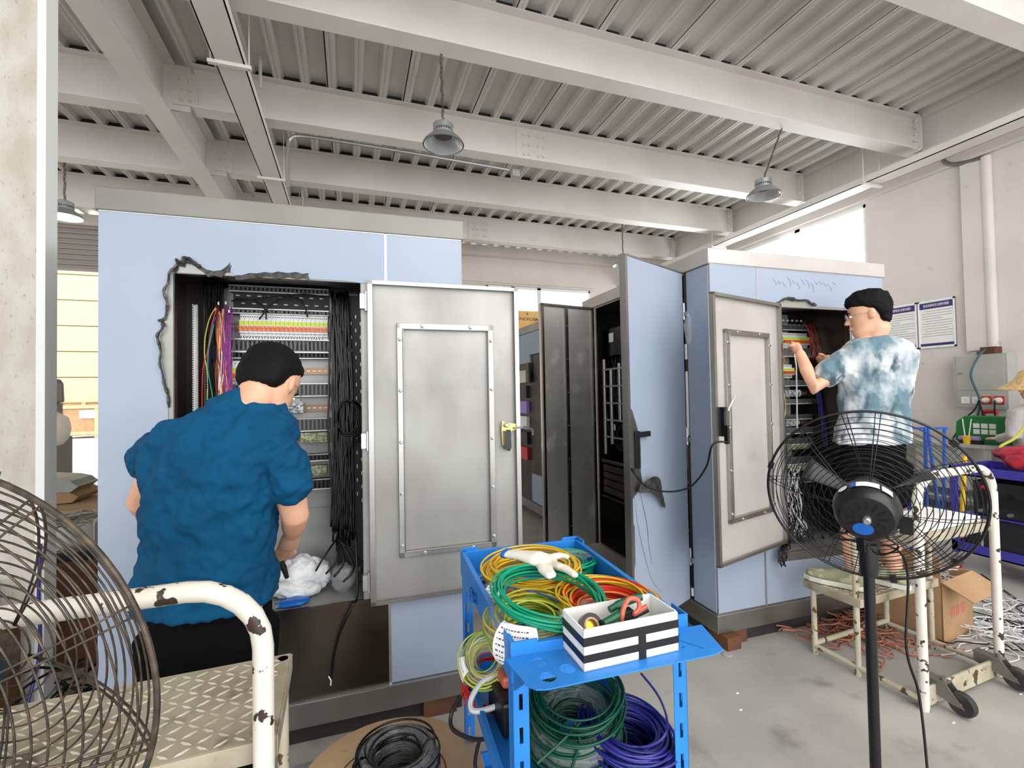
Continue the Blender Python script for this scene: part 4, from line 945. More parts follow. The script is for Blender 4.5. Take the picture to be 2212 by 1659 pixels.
# left fan, huge and close
C2 = at(-150, 1488, .68); aim2 = C2 + V((.35, 1.0, .10))
t2, T2m, mo2 = fan(C2, aim2, .328, 'rusty wire fan guard in the lower left corner very near the camera', 'rust_wire', rotz=R(-22), rings=18, wire=.0016, blades=False)
for k in range(3):
    a = 2*pi*k/3+2.3; b = NB(); rows = []
    for i in range(5):
        s = i/4; rr = .03+.05*s; rows.append([b.verts.new(T2m @ MX.Rotation(a, 4, 'Z') @ V((rr, .06*w, .028*w))) for w in (-1, 0, 1)])
    for A, B in zip(rows, rows[1:]):
        for j in range(2): face(b, (A[j], A[j+1], B[j+1], B[j]))
    o = obj('blade', b, 'fan_blade', t2, world=True); o.modifiers.new('s', 'SOLIDIFY').thickness = .002
b = NB(); tube(b, [V((C2.x, C2.y-.1, .03)), V((C2.x, C2.y-.1, C2.z-.04))], .02, 14); obj('pole', b, 'fan_black', t2, world=True)
b = NB(); lathe(b, [(.24, 0), (.24, .02), (.04, .04)], 32, MX.Translation((C2.x, C2.y-.1, 0))); obj('base_plate', b, 'fan_black', t2, world=True)
# ================================================================== blue trolley
ZT = .98
TRO = V((.338, 1.02, 0)); TRL = math.atan2(.988-1.023, .796-.338)
tw, tl_ = .455, .68
TT_ = MX.Translation(TRO) @ MX.Rotation(R(-3.2), 4, 'Z')
ct = thing('tool_trolley', 'blue slotted steel trolley heaped with coils of wire', 'trolley', TRO, R(-3.2))
def slot_plate(b, L, wd, T, pitch=.075, sl=.036, sw=.009):
    """strip in local x (width) / z (length) with punched slots"""
    c = wd/2; th = .002
    box(b, 0, c-sw/2, 0, th, 0, L, T); box(b, c+sw/2, wd, 0, th, 0, L, T); z = 0
    while z < L:
        box(b, c-sw/2, c+sw/2, 0, th, z, min(z+pitch-sl, L), T); z += pitch
for x, y, sx, sy in ((0, 0, 1, 1), (tw, 0, -1, 1), (0, tl_, 1, -1), (tw, tl_, -1, -1)):
    b = NB(); base = MX.Translation((x, y, .12)) @ MX.Diagonal((sx, sy, 1, 1))
    slot_plate(b, ZT-.12+.0, .038, base); slot_plate(b, ZT-.12, .038, base @ MX.Rotation(R(90), 4, 'Z') @ MX.Diagonal((1, -1, 1, 1)))
    obj('post', b, 'cart_blue', ct)
    T = MX.Translation((x+.02*sx, y+.02*sy, 0)); b = NB(); lathe(b, [(.02, -.014), (.044, -.016), (.048, -.008), (.048, .008), (.044, .016), (.02, .014)], 22, T @ MX.Translation((0, 0, .048)) @ MX.Rotation(R(90), 4, 'Y')); w = obj('caster_wheel', b, 'rubber', ct, smooth=True)
    b = NB(); box(b, -.022, .022, -.025, .025, .1, .122, T); box(b, -.022, -.018, -.015, .015, .04, .1, T); box(b, .018, .022, -.015, .015, .04, .1, T); obj('caster_fork', b, 'hub_grey', ct)
def shelf(z, rim, name='tray'):
    b = NB(); box(b, 0, tw, 0, tl_, z-.003, z); t = .012
    for a in ((-.003, t, -.003, tl_+.003), (tw-t, tw+.003, -.003, tl_+.003), (-.003, tw+.003, -.003, t), (-.003, tw+.003, tl_-t, tl_+.003)): box(b, *a, z-.006, z+rim)
    return obj(name, b, 'cart_blue', ct, bevel=.0015)
shelf(.9, .08); shelf(.56, .04); shelf(.2, .045)
for x in (0, tw):
    for y in (0, tl_):
        b = NB(); sx = 1 if x == 0 else -1; sy = 1 if y == 0 else -1
        box(b, min(x-.004*sx, x+.06*sx), max(x-.004*sx, x+.06*sx), min(y, y-.004*sy), max(y, y-.004*sy), .9, .99); box(b, min(x-.004*sx, x), max(x-.004*sx, x), min(y, y+.06*sy), max(y, y+.06*sy), .9, .99); obj('corner_gusset', b, 'cart_blue', ct)
for x in (.05, .25): pass
b = NB(); pl0 = [(-.02, -.01), (tw+.04, -.01), (tw+.012, -.122), (tw-.02, -.132), (.035, -.138), (.013, -.132), (.0, -.115)]
holes = [[(cx_+.0175*cos(k*pi/10), cy_+.0175*sin(k*pi/10)) for k in range(20)] for cx_, cy_ in ((.05, -.045), (.05, -.1), (.10, -.085))]
holes += [[(cx_+.005*cos(k*pi/6), cy_+.005*sin(k*pi/6)) for k in range(12)] for cx_, cy_ in ((.41, -.035), (.385, -.085))]
holes += [[(.395, -.055), (.43, -.105), (.427, -.108), (.391, -.058)], [(.12, -.035), (.16, -.08), (.157, -.083), (.117, -.038)]]
holed(b, pl0, holes, ZT-.023, ZT-.02); obj('tool_shelf', b, 'cart_blue', ct)
for x in (.0, tw-.02): b = NB(); prism(b, [(0, 0), (-.09, 0), (0, -.07)], x, x+.003, MX(((0, 0, 1, 0), (1, 0, 0, -.01), (0, 1, 0, ZT-.024), (0, 0, 0, 1)))); obj('shelf_bracket', b, 'cart_blue', ct)
for z in (.6, ): pass
# ---- coils of wire
def coil(P, r0, r1, hgt, n, wire_r, m, label, tilt=(0, 0), seed=1, wrap=None, tails=(), cols=None, name='wire_coil', cat='wire coil', seg=44, sq=1.0, lab=None):
    t = thing(name, label, cat, P); rg = random.Random(seed)
    T = MX.Rotation(tilt[0], 4, 'X') @ MX.Rotation(tilt[1], 4, 'Y')
    lists = {}
    for k in range(n):
        rr = rg.uniform(r0, r1); z = rg.uniform(0, hgt); ox, oy = rg.uniform(-1, 1)*(r1-r0)*.25, rg.uniform(-1, 1)*(r1-r0)*.25; ph = rg.uniform(0, 7); tx, ty = rg.uniform(-.07, .07), rg.uniform(-.07, .07)
        pts = []
        for i in range(seg):
            a = 2*pi*i/seg; q = rr*(1+.02*sin(3*a+ph)+.015*sin(2*a+ph*2)); x, y = ox+q*cos(a), oy+q*sq*sin(a)
            pts.append(T @ V((x, y, max(z+.5*tx*x*2+.5*ty*y*2, -.0)+wire_r)))
        c = m if cols is None else cols[k % len(cols)]
        lists.setdefault(c, []).append(pts)
    for i, (c, L) in enumerate(lists.items()):
        b = NB()
        for pts in L: tube(b, pts, wire_r, 6, True)
        o = obj('windings', b, c, t, smooth=2); o['kind'] = 'stuff'
    for i, tp in enumerate(tails):
        b = NB(); tube(b, smooth_path([V(p)-V(P) for p in tp], 6), wire_r, 6); obj('loose_end', b, m if cols is None else cols[0], t, smooth=True)
    if wrap:
        for a0, a1 in wrap:
            b = NB(); rows = []; rm = (r0+r1)/2; ra = (r1-r0)*.56+.004; rz = hgt*.5+.005
            for i in range(13):
                a = a0+(a1-a0)*i/12; cx_, cy_ = rm*cos(a), rm*sq*sin(a); rows.append([])
                for j in range(14):
                    p = 2*pi*j/14; w = 1+.07*noise.noise(V((i*.7, j*.8, seed))); rows[-1].append(b.verts.new(T @ V((cx_+ra*w*cos(p)*cos(a), cy_+ra*w*cos(p)*sin(a), hgt/2+wire_r+rz*w*sin(p)))))
            for A, B in zip(rows, rows[1:]):
                for j in range(14): face(b, (A[j], A[(j+1) % 14], B[(j+1) % 14], B[j]))
            obj('shrink_wrap', b, 'plastic_clear', t, smooth=2)
    if lab:
        a0, a1 = lab; b = NB(); rows = []; rm = (r0+r1)/2; ra = (r1-r0)*.66+.01; rz = hgt*.56+.012; ink = NB()
        for i in range(9):
            a = a0+(a1-a0)*i/8; rows.append([b.verts.new(T @ V(((rm+ra*cos(p))*cos(a), (rm+ra*cos(p))*sq*sin(a), hgt/2+wire_r+rz*sin(p)))) for p in [R(-45)+R(130)*j/8 for j in range(9)]])
        for A, B in zip(rows, rows[1:]):
            for j in range(8): face(b, (A[j], A[j+1], B[j+1], B[j]))
        lb = obj('paper_label', b, 'paper', t, smooth=2)
        def lp(u, v, e): a = a0+(a1-a0)*u; p = R(-45)+R(130)*v; return T @ V(((rm+(ra+e)*cos(p))*cos(a), (rm+(ra+e)*cos(p))*sq*sin(a), hgt/2+wire_r+(rz+e)*sin(p)))
        for j in range(7):
            v = .15+.11*j; u = .08
            while u < .8:
                du = rg.uniform(.02, .07); q = [ink.verts.new(lp(uu, vv, .001)) for uu, vv in ((u, v), (u+du, v), (u+du, v+.025), (u, v+.025))]; face(ink, q); u += du+.03
        for vv in (.06, .94): face(ink, [ink.verts.new(lp(a_, b_, .001)) for a_, b_ in ((.04, vv), (.96, vv), (.96, vv+.012), (.04, vv+.012))])
        o = obj('label_print', ink, 'notice_blue', lb); o['kind'] = 'stuff'
    return t
Z9 = .903
def onz(px, py, z): return on_z(px, py, z)
coil(V((.553, 1.452, .935)), .115, .16, .06, 30, .0034, 'wire_yellow', 'big yellow wire coil under the white glove at the trolley back', seed=2, seg=52, tilt=(R(3), 0))
coil(V((.735, 1.53, Z9)), .05, .09, .06, 18, .003, 'wire_green', 'teal green wire coil behind the yellow coil at the trolley corner', seed=3, wrap=((-.5, 1.4),))
coil(V((.435, 1.44, Z9)), .06, .095, .03, 16, .0022, 'wire_blue', 'thin dark blue wire coil at the left edge of the top tray', seed=4)
coil(V((.44, 1.165, Z9+.005)), .065, .118, .075, 44, .003, 'wire_limegreen', 'yellow green striped wire coil in clear wrap with paper label', seed=5, cols=['wire_limegreen', 'wire_olive', 'wire_limegreen', 'wire_gy'], wrap=((2.6, 5.9),), lab=(3.6, 4.5), tilt=(R(5), R(-3)))
coil(V((.50, 1.185, .985)), .13, .158, .03, 13, .0034, 'wire_green', 'teal green wire loops lying over the striped coil', seed=6, tilt=(R(7), R(5)), seg=52)
coil(V((.665, 1.16, Z9+.01)), .08, .115, .05, 26, .003, 'wire_red', 'red and yellow wire coil behind the striped tool box', seed=8, cols=['wire_red', 'wire_red', 'wire_orange'])
coil(V((.675, 1.175, Z9+.05)), .11, .145, .035, 20, .0034, 'wire_yellow', 'yellow wire loops on top of the red coil', seed=9, cols=['wire_yellow', 'wire_yellow', 'wire_yellow', 'wire_red'], seg=52)
coil(V((.57, 1.27, Z9)), .04, .075, .045, 18, .0026, 'wire_orange', 'small orange and yellow coil deep in the middle of the top tray', seed=10, cols=['wire_yellow', 'wire_orange'])
coil(V((.41, 1.36, Z9+.02)), .02, .045, .05, 14, .003, 'wire_brown', 'small brown wire spool in clear wrap under the yellow coil', seed=11, wrap=((0, 6.28),), lab=(3.6, 4.6))
b = NB(); tube(b, smooth_path([onz(1060, 1262, 1.0), onz(1110, 1270, .995), onz(1170, 1283, .99), onz(1210, 1300, .985)], 6), .0022, 6); solo('loose_wire', b, 'wire_blue', 'thin blue wire crossing the top tray below the glove', 'wire', onz(1060, 1262, 1.0), smooth=True)
b = NB(); rr = random.Random(3)
for i in range(26): ball(b, (.42+rr.uniform(-.02, .04), 1.56+rr.uniform(-.03, .03), Z9+.008+rr.uniform(0, .02)), .006, .004, .004)
o = solo('wire_ferrules', b, 'white_plain', 'small heap of white ferrules at the rear left of the tray', 'ferrules', (.42, 1.56, Z9)); o['kind'] = 'stuff'
# clear bag scrap
b = NB(); ball(b, (.62, 1.19, Z9+.03), .05, .045, .035, n=24); o = solo('plastic_bag', b, 'plastic_clear', 'crumpled clear plastic beside the red coil', 'bag', (.62, 1.19, Z9), smooth=2); crumple(o, .03, .03)
# glove
gc = onz(1165, 1222, 1.03)
gl_ = thing('work_glove', 'dirty white cotton work glove with blue cuff edge on the yellow coil', 'glove', gc)
Gp = lambda x, y, z=1.045: onz(x, y, z)
b = NB(); up = V((0, 0, .012))
def chain(b, P, w, h=.45, n=14):
    P = [V(p) for p in P]; rings = []
    for i, p in enumerate(P):
        t = (P[min(i+1, len(P)-1)]-P[max(i-1, 0)]).normalized(); s = t.cross(V((0, 0, 1))).normalized(); u = s.cross(t)
        rings.append((p, s*w[i], u*w[i]*h))
    a = P[0]-(P[1]-P[0]).normalized()*w[0]*.4; c = P[-1]+(P[-1]-P[-2]).normalized()*w[-1]*.6
    loft(b, [(a, rings[0][1]*.3, rings[0][2]*.3)]+rings+[(c, rings[-1][1]*.35, rings[-1][2]*.35)], n)
wr, kn = Gp(1098, 1196), Gp(1160, 1212)
chain(b, [wr, (wr+kn)/2+V((0, 0, .006)), kn+V((0, 0, .008)), Gp(1190, 1216)], [.026, .03, .042, .036])
for tip, mid in (((1226, 1203), (1208, 1200)), ((1243, 1243), (1222, 1228)), ((1225, 1232), (1208, 1222)), ((1195, 1243), (1185, 1230)), ((1188, 1246), (1172, 1232))):
    chain(b, [Gp(1166, 1212), Gp(*mid), Gp(*tip)], [.017, .0135, .011], .75, 10)
o = obj('glove_body', b, 'glove_white', gl_, world=True); remesh(o, .004, 3)
b = NB(); chain(b, [wr-(kn-wr).normalized()*.012, wr], [.0275, .0275], .5); obj('cuff_edge', b, 'wire_blue', gl_, world=True, smooth=True)
# striped tool box on the shelf
bx = thing('tool_box', 'white open cardboard tool box banded with black tape', 'box', onz(1345, 1400, ZT-.0195))
q1, q2, q3 = onz(1262, 1452, ZT-.0195), onz(1466, 1405, ZT-.0195), onz(1228, 1408, ZT-.0195)
ex = (q2-q1); wx = ex.length; ang = math.atan2(ex.y, ex.x); wy = .105; hz = .088
TB = MX.Translation(q1) @ MX.Rotation(ang, 4, 'Z'); 
b = NB(); t = .003
for a in ((0, wx, 0, t), (0, wx, wy-t, wy), (0, t, 0, wy), (wx-t, wx, 0, wy)): box(b, *a, 0, hz, TB)
box(b, 0, wx, 0, wy, 0, t, TB); o = obj('carton', b, 'paper', bx, world=True)
for z0, z1 in ((.018, .034), (.052, .070)):
    b = NB(); box(b, -.001, wx+.001, -.001, 0, z0, z1, TB); box(b, -.001, 0, 0, wy, z0, z1, TB); box(b, wx, wx+.001, 0, wy, z0, z1, TB); obj('tape_band', b, 'black_plastic', bx, world=True)
b = NB(); box(b, wx*.56, wx*.64, -.0015, 0, .0, .07, TB); obj('tape_band', b, 'black_plastic', bx, world=True)
def in_box(u, v, z): return TB @ V((u, v, z))
t_ = thing('tape_roll', 'black insulating tape roll with yellow core at the left end of the tool box', 'tape', in_box(.035, .045, .05))
TTp = MX.Translation(in_box(.04, .045, .068)) @ MX.Rotation(ang, 4, 'Z') @ MX.Rotation(R(58), 4, 'X')
b = NB(); lathe(b, [(.017, -.009), (.027, -.009), (.027, .009), (.017, .009), (.017, -.009)], 28, TTp, cap=False); obj('tape', b, 'black_gloss', t_, world=True, smooth=True)
b = NB(); lathe(b, [(.014, -.0095), (.018, -.0095), (.018, .0095), (.014, .0095), (.014, -.0095)], 28, TTp, cap=False); obj('core', b, 'board_tan', t_, world=True, smooth=True)
b = NB(); lathe(b, [(.013, -.006), (.013, -.002)], 20, TTp); obj('core_disc', b, 'gold_knob', t_, world=True)
t_ = thing('pliers', 'pliers with dark green grips lying in the tool box', 'pliers', in_box(.1, .05, .07))
b = NB(); tube(b, smooth_path([in_box(.065, .03, .076), in_box(.1, .036, .083), in_box(.125, .045, .086)], 6), .0095, 10); obj('grip', b, 'green_plastic2' if 'green_plastic2' in M else mat('green_plastic2', (12, 84, 58), .35), t_, world=True, smooth=True)
b = NB(); tube(b, smooth_path([in_box(.10, .062, .088), in_box(.14, .068, .096), in_box(.19, .072, .1)], 6), [.008]*4+[.0095]*9, 10); obj('grip', b, 'green_plastic2', t_, world=True, smooth=True)
b = NB(); box(b, .12, .15, .035, .06, .075, .088, TB); obj('jaw', b, 'steel_dark', t_, world=True)
b = NB(); tube(b, smooth_path([in_box(.11, .03, .07), in_box(.118, .032, .1), in_box(.135, .035, .118), in_box(.158, .036, .112), in_box(.16, .034, .094), in_box(.145, .03, .085), in_box(.165, .04, .084), in_box(.19, .05, .086)], 8), .0055, 8); solo('wire_stripper', b, mat('salmon', (190, 96, 76), .45), 'salmon pink looped tool handle sticking out of the tool box', 'tool', in_box(.11, .03, .07), smooth=True)
t_ = thing('screwdriver', 'dark screwdriver lying at the right end of the tool box', 'screwdriver', in_box(.15, .07, .03))
b = NB(); tube(b, [in_box(.13, .07, .05), in_box(.2, .06, .075)], .008, 8); obj('grip', b, 'black_plastic', t_, world=True, smooth=True)
b = NB(); tube(b, [in_box(.07, .08, .04), in_box(.13, .07, .05)], .003, 6); obj('shaft', b, 'zinc', t_, world=True)
# middle and bottom shelf
coil(V((.43, 1.52, .66)), .04, .085, .07, 34, .0028, 'wire_olive', 'yellow green wrapped coil on the middle shelf left', seed=12, cols=['wire_olive', 'wire_gy', 'wire_limegreen'], wrap=((0, 6.3),), tilt=(R(40), R(-24)), lab=(2.9, 3.6))
coil(V((.42, 1.50, .60)), .07, .09, .02, 6, .0028, 'wire_red', 'thin red wire loops under the coil on the middle shelf', seed=13, tilt=(R(30), R(-20)))
b = NB(); tube(b, smooth_path([V((.55, 1.42, .66)), at(1100, 1445, 1.5), at(1075, 1455, 1.48), at(1040, 1475, 1.46), at(1018, 1510, 1.44), at(1022, 1535, 1.42), at(1060, 1530, 1.42), at(1110, 1508, 1.42), V((.55, 1.3, .64))], 8), .0085, 8); solo('clear_hose', b, mat('hose_clear', (214, 218, 220), .25, alpha=.75), 'translucent plastic hose looping out of the trolley side', 'hose', V((.55, 1.42, .66)), smooth=True)
b = NB(); tube(b, smooth_path([at(1110, 1480, 1.5), at(1060, 1463, 1.5), at(1015, 1458, 1.5), at(1040, 1470, 1.52), at(1000, 1500, 1.53), at(976, 1540, 1.53), at(978, 1575, 1.5), at(1020, 1596, 1.47), at(1060, 1592, 1.45), at(1110, 1560, 1.42)], 8), .0065, 8); solo('black_hose', b, 'black_plastic', 'black cable looping out left of the trolley to the floor reel', 'cable', at(1110, 1480, 1.5), smooth=True)
b = NB(); tube(b, smooth_path([at(1036, 1598, 1.46), at(1027, 1640, 1.46), at(1026, 1700, 1.46), V((.335, 1.5, 0.01))], 8), .006, 8); solo('black_cable_end', b, 'black_plastic', 'black cable end dropping behind the left trolley leg', 'cable', at(1036, 1598, 1.46), smooth=True)
b = NB(); box(b, 0, .1, 0, .16, 0, .1, MX.Translation((.40, 1.3, .563))); solo('black_case', b, 'black_plastic', 'black case pushed into the middle shelf of the trolley', 'case', (.40, 1.3, .563), bevel=.01)
b = NB(); box(b, 0, .06, 0, .06, 0, .035, MX.Translation((.42, 1.36, .664))); solo('orange_device', b, 'salmon', 'small orange brown tool on the middle shelf', 'tool', (.42, 1.36, .664), bevel=.01)
coil(V((.57, 1.2, .58)), .06, .125, .10, 90, .0034, 'wire_dkgreen', 'large dark green wrapped wire coil on the middle shelf', seed=14, wrap=((-1.2, 5.0),), tilt=(R(12), R(-4)), seg=48, tails=([onz(1255, 1560, .7), onz(1215, 1600, .68), onz(1160, 1650, .66)], [onz(1240, 1560, .7), onz(1252, 1600, .67), onz(1235, 1659, .64)]))
coil(V((.585, 1.2, .69)), .1, .13, .04, 10, .0034, 'wire_dkgreen', 'loose green wire loops lying on the dark green coil', seed=15, tilt=(R(8), R(-6)))
coil(V((.685, 1.12, .564)), .07, .125, .09, 80, .0034, 'wire_violet', 'navy blue wire coil on the middle shelf at the right', seed=16, tilt=(R(4), R(6)), cols=['wire_violet', 'wire_navy'], seg=48, tails=([onz(1385, 1455, .7), onz(1420, 1500, .7), onz(1440, 1550, .7), onz(1435, 1590, .68), onz(1400, 1612, .66), onz(1340, 1615, .64)],))
# cable reel with black coil on the floor
rl = thing('cable_reel', 'wooden cable reel flange lying flat on the floor', 'reel', V((.09, 1.55, 0)))
RC_ = on_z(850, 1640, .3); RC_ = V((.11, 1.60, 0))
b = NB(); lathe(b, [(.035, .285), (.30, .285), (.305, .29), (.305, .302), (.30, .307), (.035, .307), (.035, .285)], 56, MX.Translation(RC_), cap=False); fl_ = obj('flange', b, 'board_tan', rl, world=True, smooth=True)
b = NB(); lathe(b, [(.18, .307), (.18, .309), (.176, .309), (.176, .307)], 56, MX.Translation(RC_), cap=False); obj('groove_ring', b, 'wood_dark', fl_, world=True)
b = NB(); lathe(b, [(.30, .0), (.305, .005), (.305, .018), (.3, .022)], 56, MX.Translation(RC_)); obj('flange', b, 'board_tan', rl, world=True, smooth=True)
b = NB(); lathe(b, [(.16, .022), (.16, .285)], 40, MX.Translation(RC_)); obj('drum', b, 'board_tan', rl, world=True, smooth=True)
coil(RC_+V((.015, -.06, .309)), .075, .128, .135, 70, .0036, 'black_gloss', 'black cable coil in shiny clear wrap standing on the wooden reel', seed=17, wrap=((0, 3.2), (3.3, 6.2)), seg=44, tails=([RC_+V((.03, .0, .43)), RC_+V((.07, -.04, .46)), RC_+V((.09, -.12, .44)), RC_+V((.1, -.2, .36))],))
b = NB(); lathe(b, [(.008, .307), (.008, .36)], 10, MX.Translation(RC_+V((.03, -.05, 0)))); obj('spindle_bolt', b, 'wood_dark', rl, world=True)
# ================================================================== people
HEAD = [(-.122, .018, -.048, .072), (-.112, .034, -.02, .088), (-.092, .048, .02, .094), (-.07, .056, .045, .092), (-.045, .062, .066, .09), (-.02, .068, .08, .09), (.005, .072, .09, .088), (.03, .075, .096, .091), (.055, .0755, .098, .09), (.08, .071, .094, .082), (.1, .06, .08, .066), (.115, .043, .058, .044), (.124, .02, .028, .02)]
def head_bm(b, T, grow=0, rows=None, n=28):
    rings = []
    for z, w, bk, fr in (rows or HEAD):
        w += grow; bk += grow; fr += grow*(1 if grow else 0)
        c = V((0, (fr-bk)/2, z)); rings.append((T @ c, T.to_3x3() @ V((w, 0, 0)), T.to_3x3() @ V((0, (fr+bk)/2, 0))))
    loft(b, rings, n, sq=2.15)
def face_bits(b, T):
    r3 = T.to_3x3()
    loft(b, [(T @ V((0, .094, .012)), r3 @ V((.006, 0, 0)), r3 @ V((0, .004, .0))), (T @ V((0, .104, -.01)), r3 @ V((.009, 0, 0)), r3 @ V((0, .009, 0))), (T @ V((0, .110, -.028)), r3 @ V((.014, 0, 0)), r3 @ V((0, .012, 0))), (T @ V((0, .1, -.036)), r3 @ V((.012, 0, 0)), r3 @ V((0, .008, 0)))], 12)
    loft(b, [(T @ V((0, .096, -.052)), r3 @ V((.012, 0, 0)), r3 @ V((0, .006, 0))), (T @ V((0, .098, -.058)), r3 @ V((.022, 0, 0)), r3 @ V((0, .008, 0))), (T @ V((0, .096, -.068)), r3 @ V((.014, 0, 0)), r3 @ V((0, .007, 0)))], 12)
    for s in (-1, 1):
        ball(b, T @ V((s*.078, -.008, -.004)), .008, .018, .03, T=r3.to_4x4() @ MX.Rotation(R(12*s), 4, 'Z'))
        ball(b, T @ V((s*.074, .0, -.02)), .006, .01, .014, T=r3.to_4x4())
def face_parts(t, T):
    r4 = T.to_3x3().to_4x4()
    for s in (-1, 1):
        b = NB(); ball(b, T @ V((s*.031, .086, .006)), .013, .008, .0075, T=r4); e = obj('eye', b, 'white_plain', t, world=True, smooth=2)
        b = NB(); ball(b, T @ V((s*.031, .0925, .006)), .006, .003, .006, T=r4); obj('iris', b, 'hole_black', e, world=True, smooth=2)
        b = NB(); tube(b, [T @ V(q) for q in ((s*.015, .096, .024), (s*.03, .097, .029), (s*.048, .086, .025))], .0035, 6); obj('eyebrow', b, 'hair', t, world=True)
    b = NB(); ball(b, T @ V((0, .102, -.0585)), .02, .0035, .0045, T=r4); obj('lips', b, mat('lip', (186, 112, 100), .5) if 'lip' not in M else 'lip', t, world=True, smooth=2)
def glasses(t, T):
    b = NB()
    for s in (-1, 1):
        tube(b, [T @ V((s*.033+.024*cos(a*pi/12), .106-.004*abs(cos(a*pi/12)), .006+.019*sin(a*pi/12))) for a in range(24)], .0014, 6, True)
        tube(b, [T @ V(q) for q in ((s*.057, .102, .01), (s*.073, .06, .008), (s*.08, -.005, .004), (s*.079, -.02, -.01))], .0014, 6)
    tube(b, [T @ V((-.009, .108, .01)), T @ V((0, .11, .012)), T @ V((.009, .108, .01))], .0014, 6)
    g = obj('glasses', b, 'zinc', t, world=True, smooth=True)
    for s in (-1, 1):
        b = NB(); lathe(b, [(.0225, 0), (.0225, .0008)], 20, T @ MX.Translation((s*.033, .105, .006)) @ MX.Rotation(R(-90), 4, 'X') @ MX.Diagonal((1, .8, 1, 1))); obj('lens', b, 'glass_lens', g, world=True)
mat('glass_lens', (230, 240, 245), .05, alpha=.15)
def limb(b, P, r, n=16, flat=1.0, side=None):
    P = [V(p) for p in P]; rings = []
    for i, p in enumerate(P):
        t = (P[min(i+1, len(P)-1)]-P[max(i-1, 0)]).normalized()
        u = (side - t*side.dot(t)).normalized() if side is not None else t.orthogonal().normalized()
        if rings and side is None: u = (rings[-1][1]-t*rings[-1][1].dot(t)).normalized()
        w = t.cross(u); rings.append((p, u*r[i], w*r[i]*flat))
    a = P[0]-(P[1]-P[0]).normalized()*r[0]*.55; c = P[-1]+(P[-1]-P[-2]).normalized()*r[-1]*.55
    loft(b, [(a, rings[0][1]*.5, rings[0][2]*.5)]+rings+[(c, rings[-1][1]*.5, rings[-1][2]*.5)], n)
def finger(b, P, r=.0085): limb(b, P, [r*1.05, r, r*.95, r*.8][:len(P)], 10)
def shoe(t, heel, toe, m='shoe_olive', L=.285, w=.05):
    d = (toe-heel); d.z = 0; d.normalize(); s = V((-d.y, d.x, 0)); z0 = heel.z
    b = NB(); rings = []
    for x, wd_, h in ((-.01, .028, .075), (.03, .036, .095), (.08, .038, .098), (.12, .040, .085), (.17, .047, .066), (.22, .049, .052), (.26, .04, .042), (.285, .02, .03)):
        rings.append((heel+d*x+V((0, 0, .018+h/2)), s*wd_, V((0, 0, h/2))))
    loft(b, rings, 18, sq=2.4); sh_ = obj('shoe', b, m, t, world=True, smooth=2)
    b = NB(); pts = [(heel+d*x+s*y) for x, y in ((-.02, .02), (-.025, 0), (-.02, -.02), (.05, -.043), (.12, -.044), (.2, -.056), (.26, -.046), (.295, -.018), (.298, .015), (.26, .046), (.2, .055), (.12, .044), (.05, .043))]
    prism(b, [(p.x, p.y) for p in pts], z0, z0+.026); obj('sole', b, 'shoe_sole', sh_, world=True, bevel=.004)
    b = NB()
    for k in range(5): c = heel+d*(.1+.024*k)+V((0, 0, .105-.011*k)); tube(b, [c-s*.022, c+V((0, 0, .004)), c+s*.022], .003, 6)
    obj('laces', b, 'paper', sh_, world=True)
    return sh_
def trunk(b, L, n=28, sq=2.3):
    """L: (centre, half width vector, half depth vector)"""
    loft(b, L, n, sq=sq)

# ---- man in the blue shirt, bending at the left cabinet
p1 = thing('person', 'person in a plain blue t-shirt leaning head down into the left cabinet', 'person', (-.36, 1.86, 0))
def q(px, py, d): return at(px, py, d)
WA = V((cos(R(14)), sin(R(-14)), 0)); DA = V((-WA.y, WA.x, 0))     # across the back / towards the cabinet
hd = q(582, 832, 1.60)
TH = MX.Translation(hd) @ MX.Rotation(R(-22), 4, 'Z') @ MX.Rotation(R(-36), 4, 'X') @ MX.Diagonal((1.1, 1.06, 1.04, 1))
nk = q(545, 892, 1.52); neck_top = TH @ V((0, -.03, -.07))
shc = q(478, 930, 1.5)
b = NB(); head_bm(b, TH); face_bits(b, TH)
limb(b, [nk+V((-.01, .0, -.05)), nk+V((.0, .02, .02)), (nk+neck_top)/2+V((0, .01, .02)), neck_top+V((0, .02, .02))], [.058, .058, .056, .06], 20)
def torso1(g): 
    cs = [(q(452, 1345, 1.53), .190, .125), (q(452, 1260, 1.52), .188, .125), (q(455, 1180, 1.52), .185, .12), (q(462, 1090, 1.52), .19, .12), (q(470, 1010, 1.52), .205, .125), (q(480, 950, 1.53), .22, .12), (q(500, 912, 1.54), .195, .1), (q(528, 886, 1.55), .12, .075), (q(545, 875, 1.56), .075, .062)]
    return [(c, WA*(w+g), DA*(d+g)) for c, w, d in cs]
trunk(b, torso1(-.012))
shL, shR = q(372, 958, 1.54), q(607, 985, 1.51)
elL, elR = q(304, 1085, 1.64), q(638, 1115, 1.58)
wrL, wrR = q(330, 1120, 1.86), q(632, 1152, 1.66)
limb(b, [shL, (shL+elL)/2, elL, (elL+wrL)/2, wrL], [.06, .05, .042, .04, .029])
limb(b, [shR, (shR+elR)/2, elR+V((0, 0, 0)), (elR+wrR)/2, wrR], [.06, .05, .044, .04, .03])
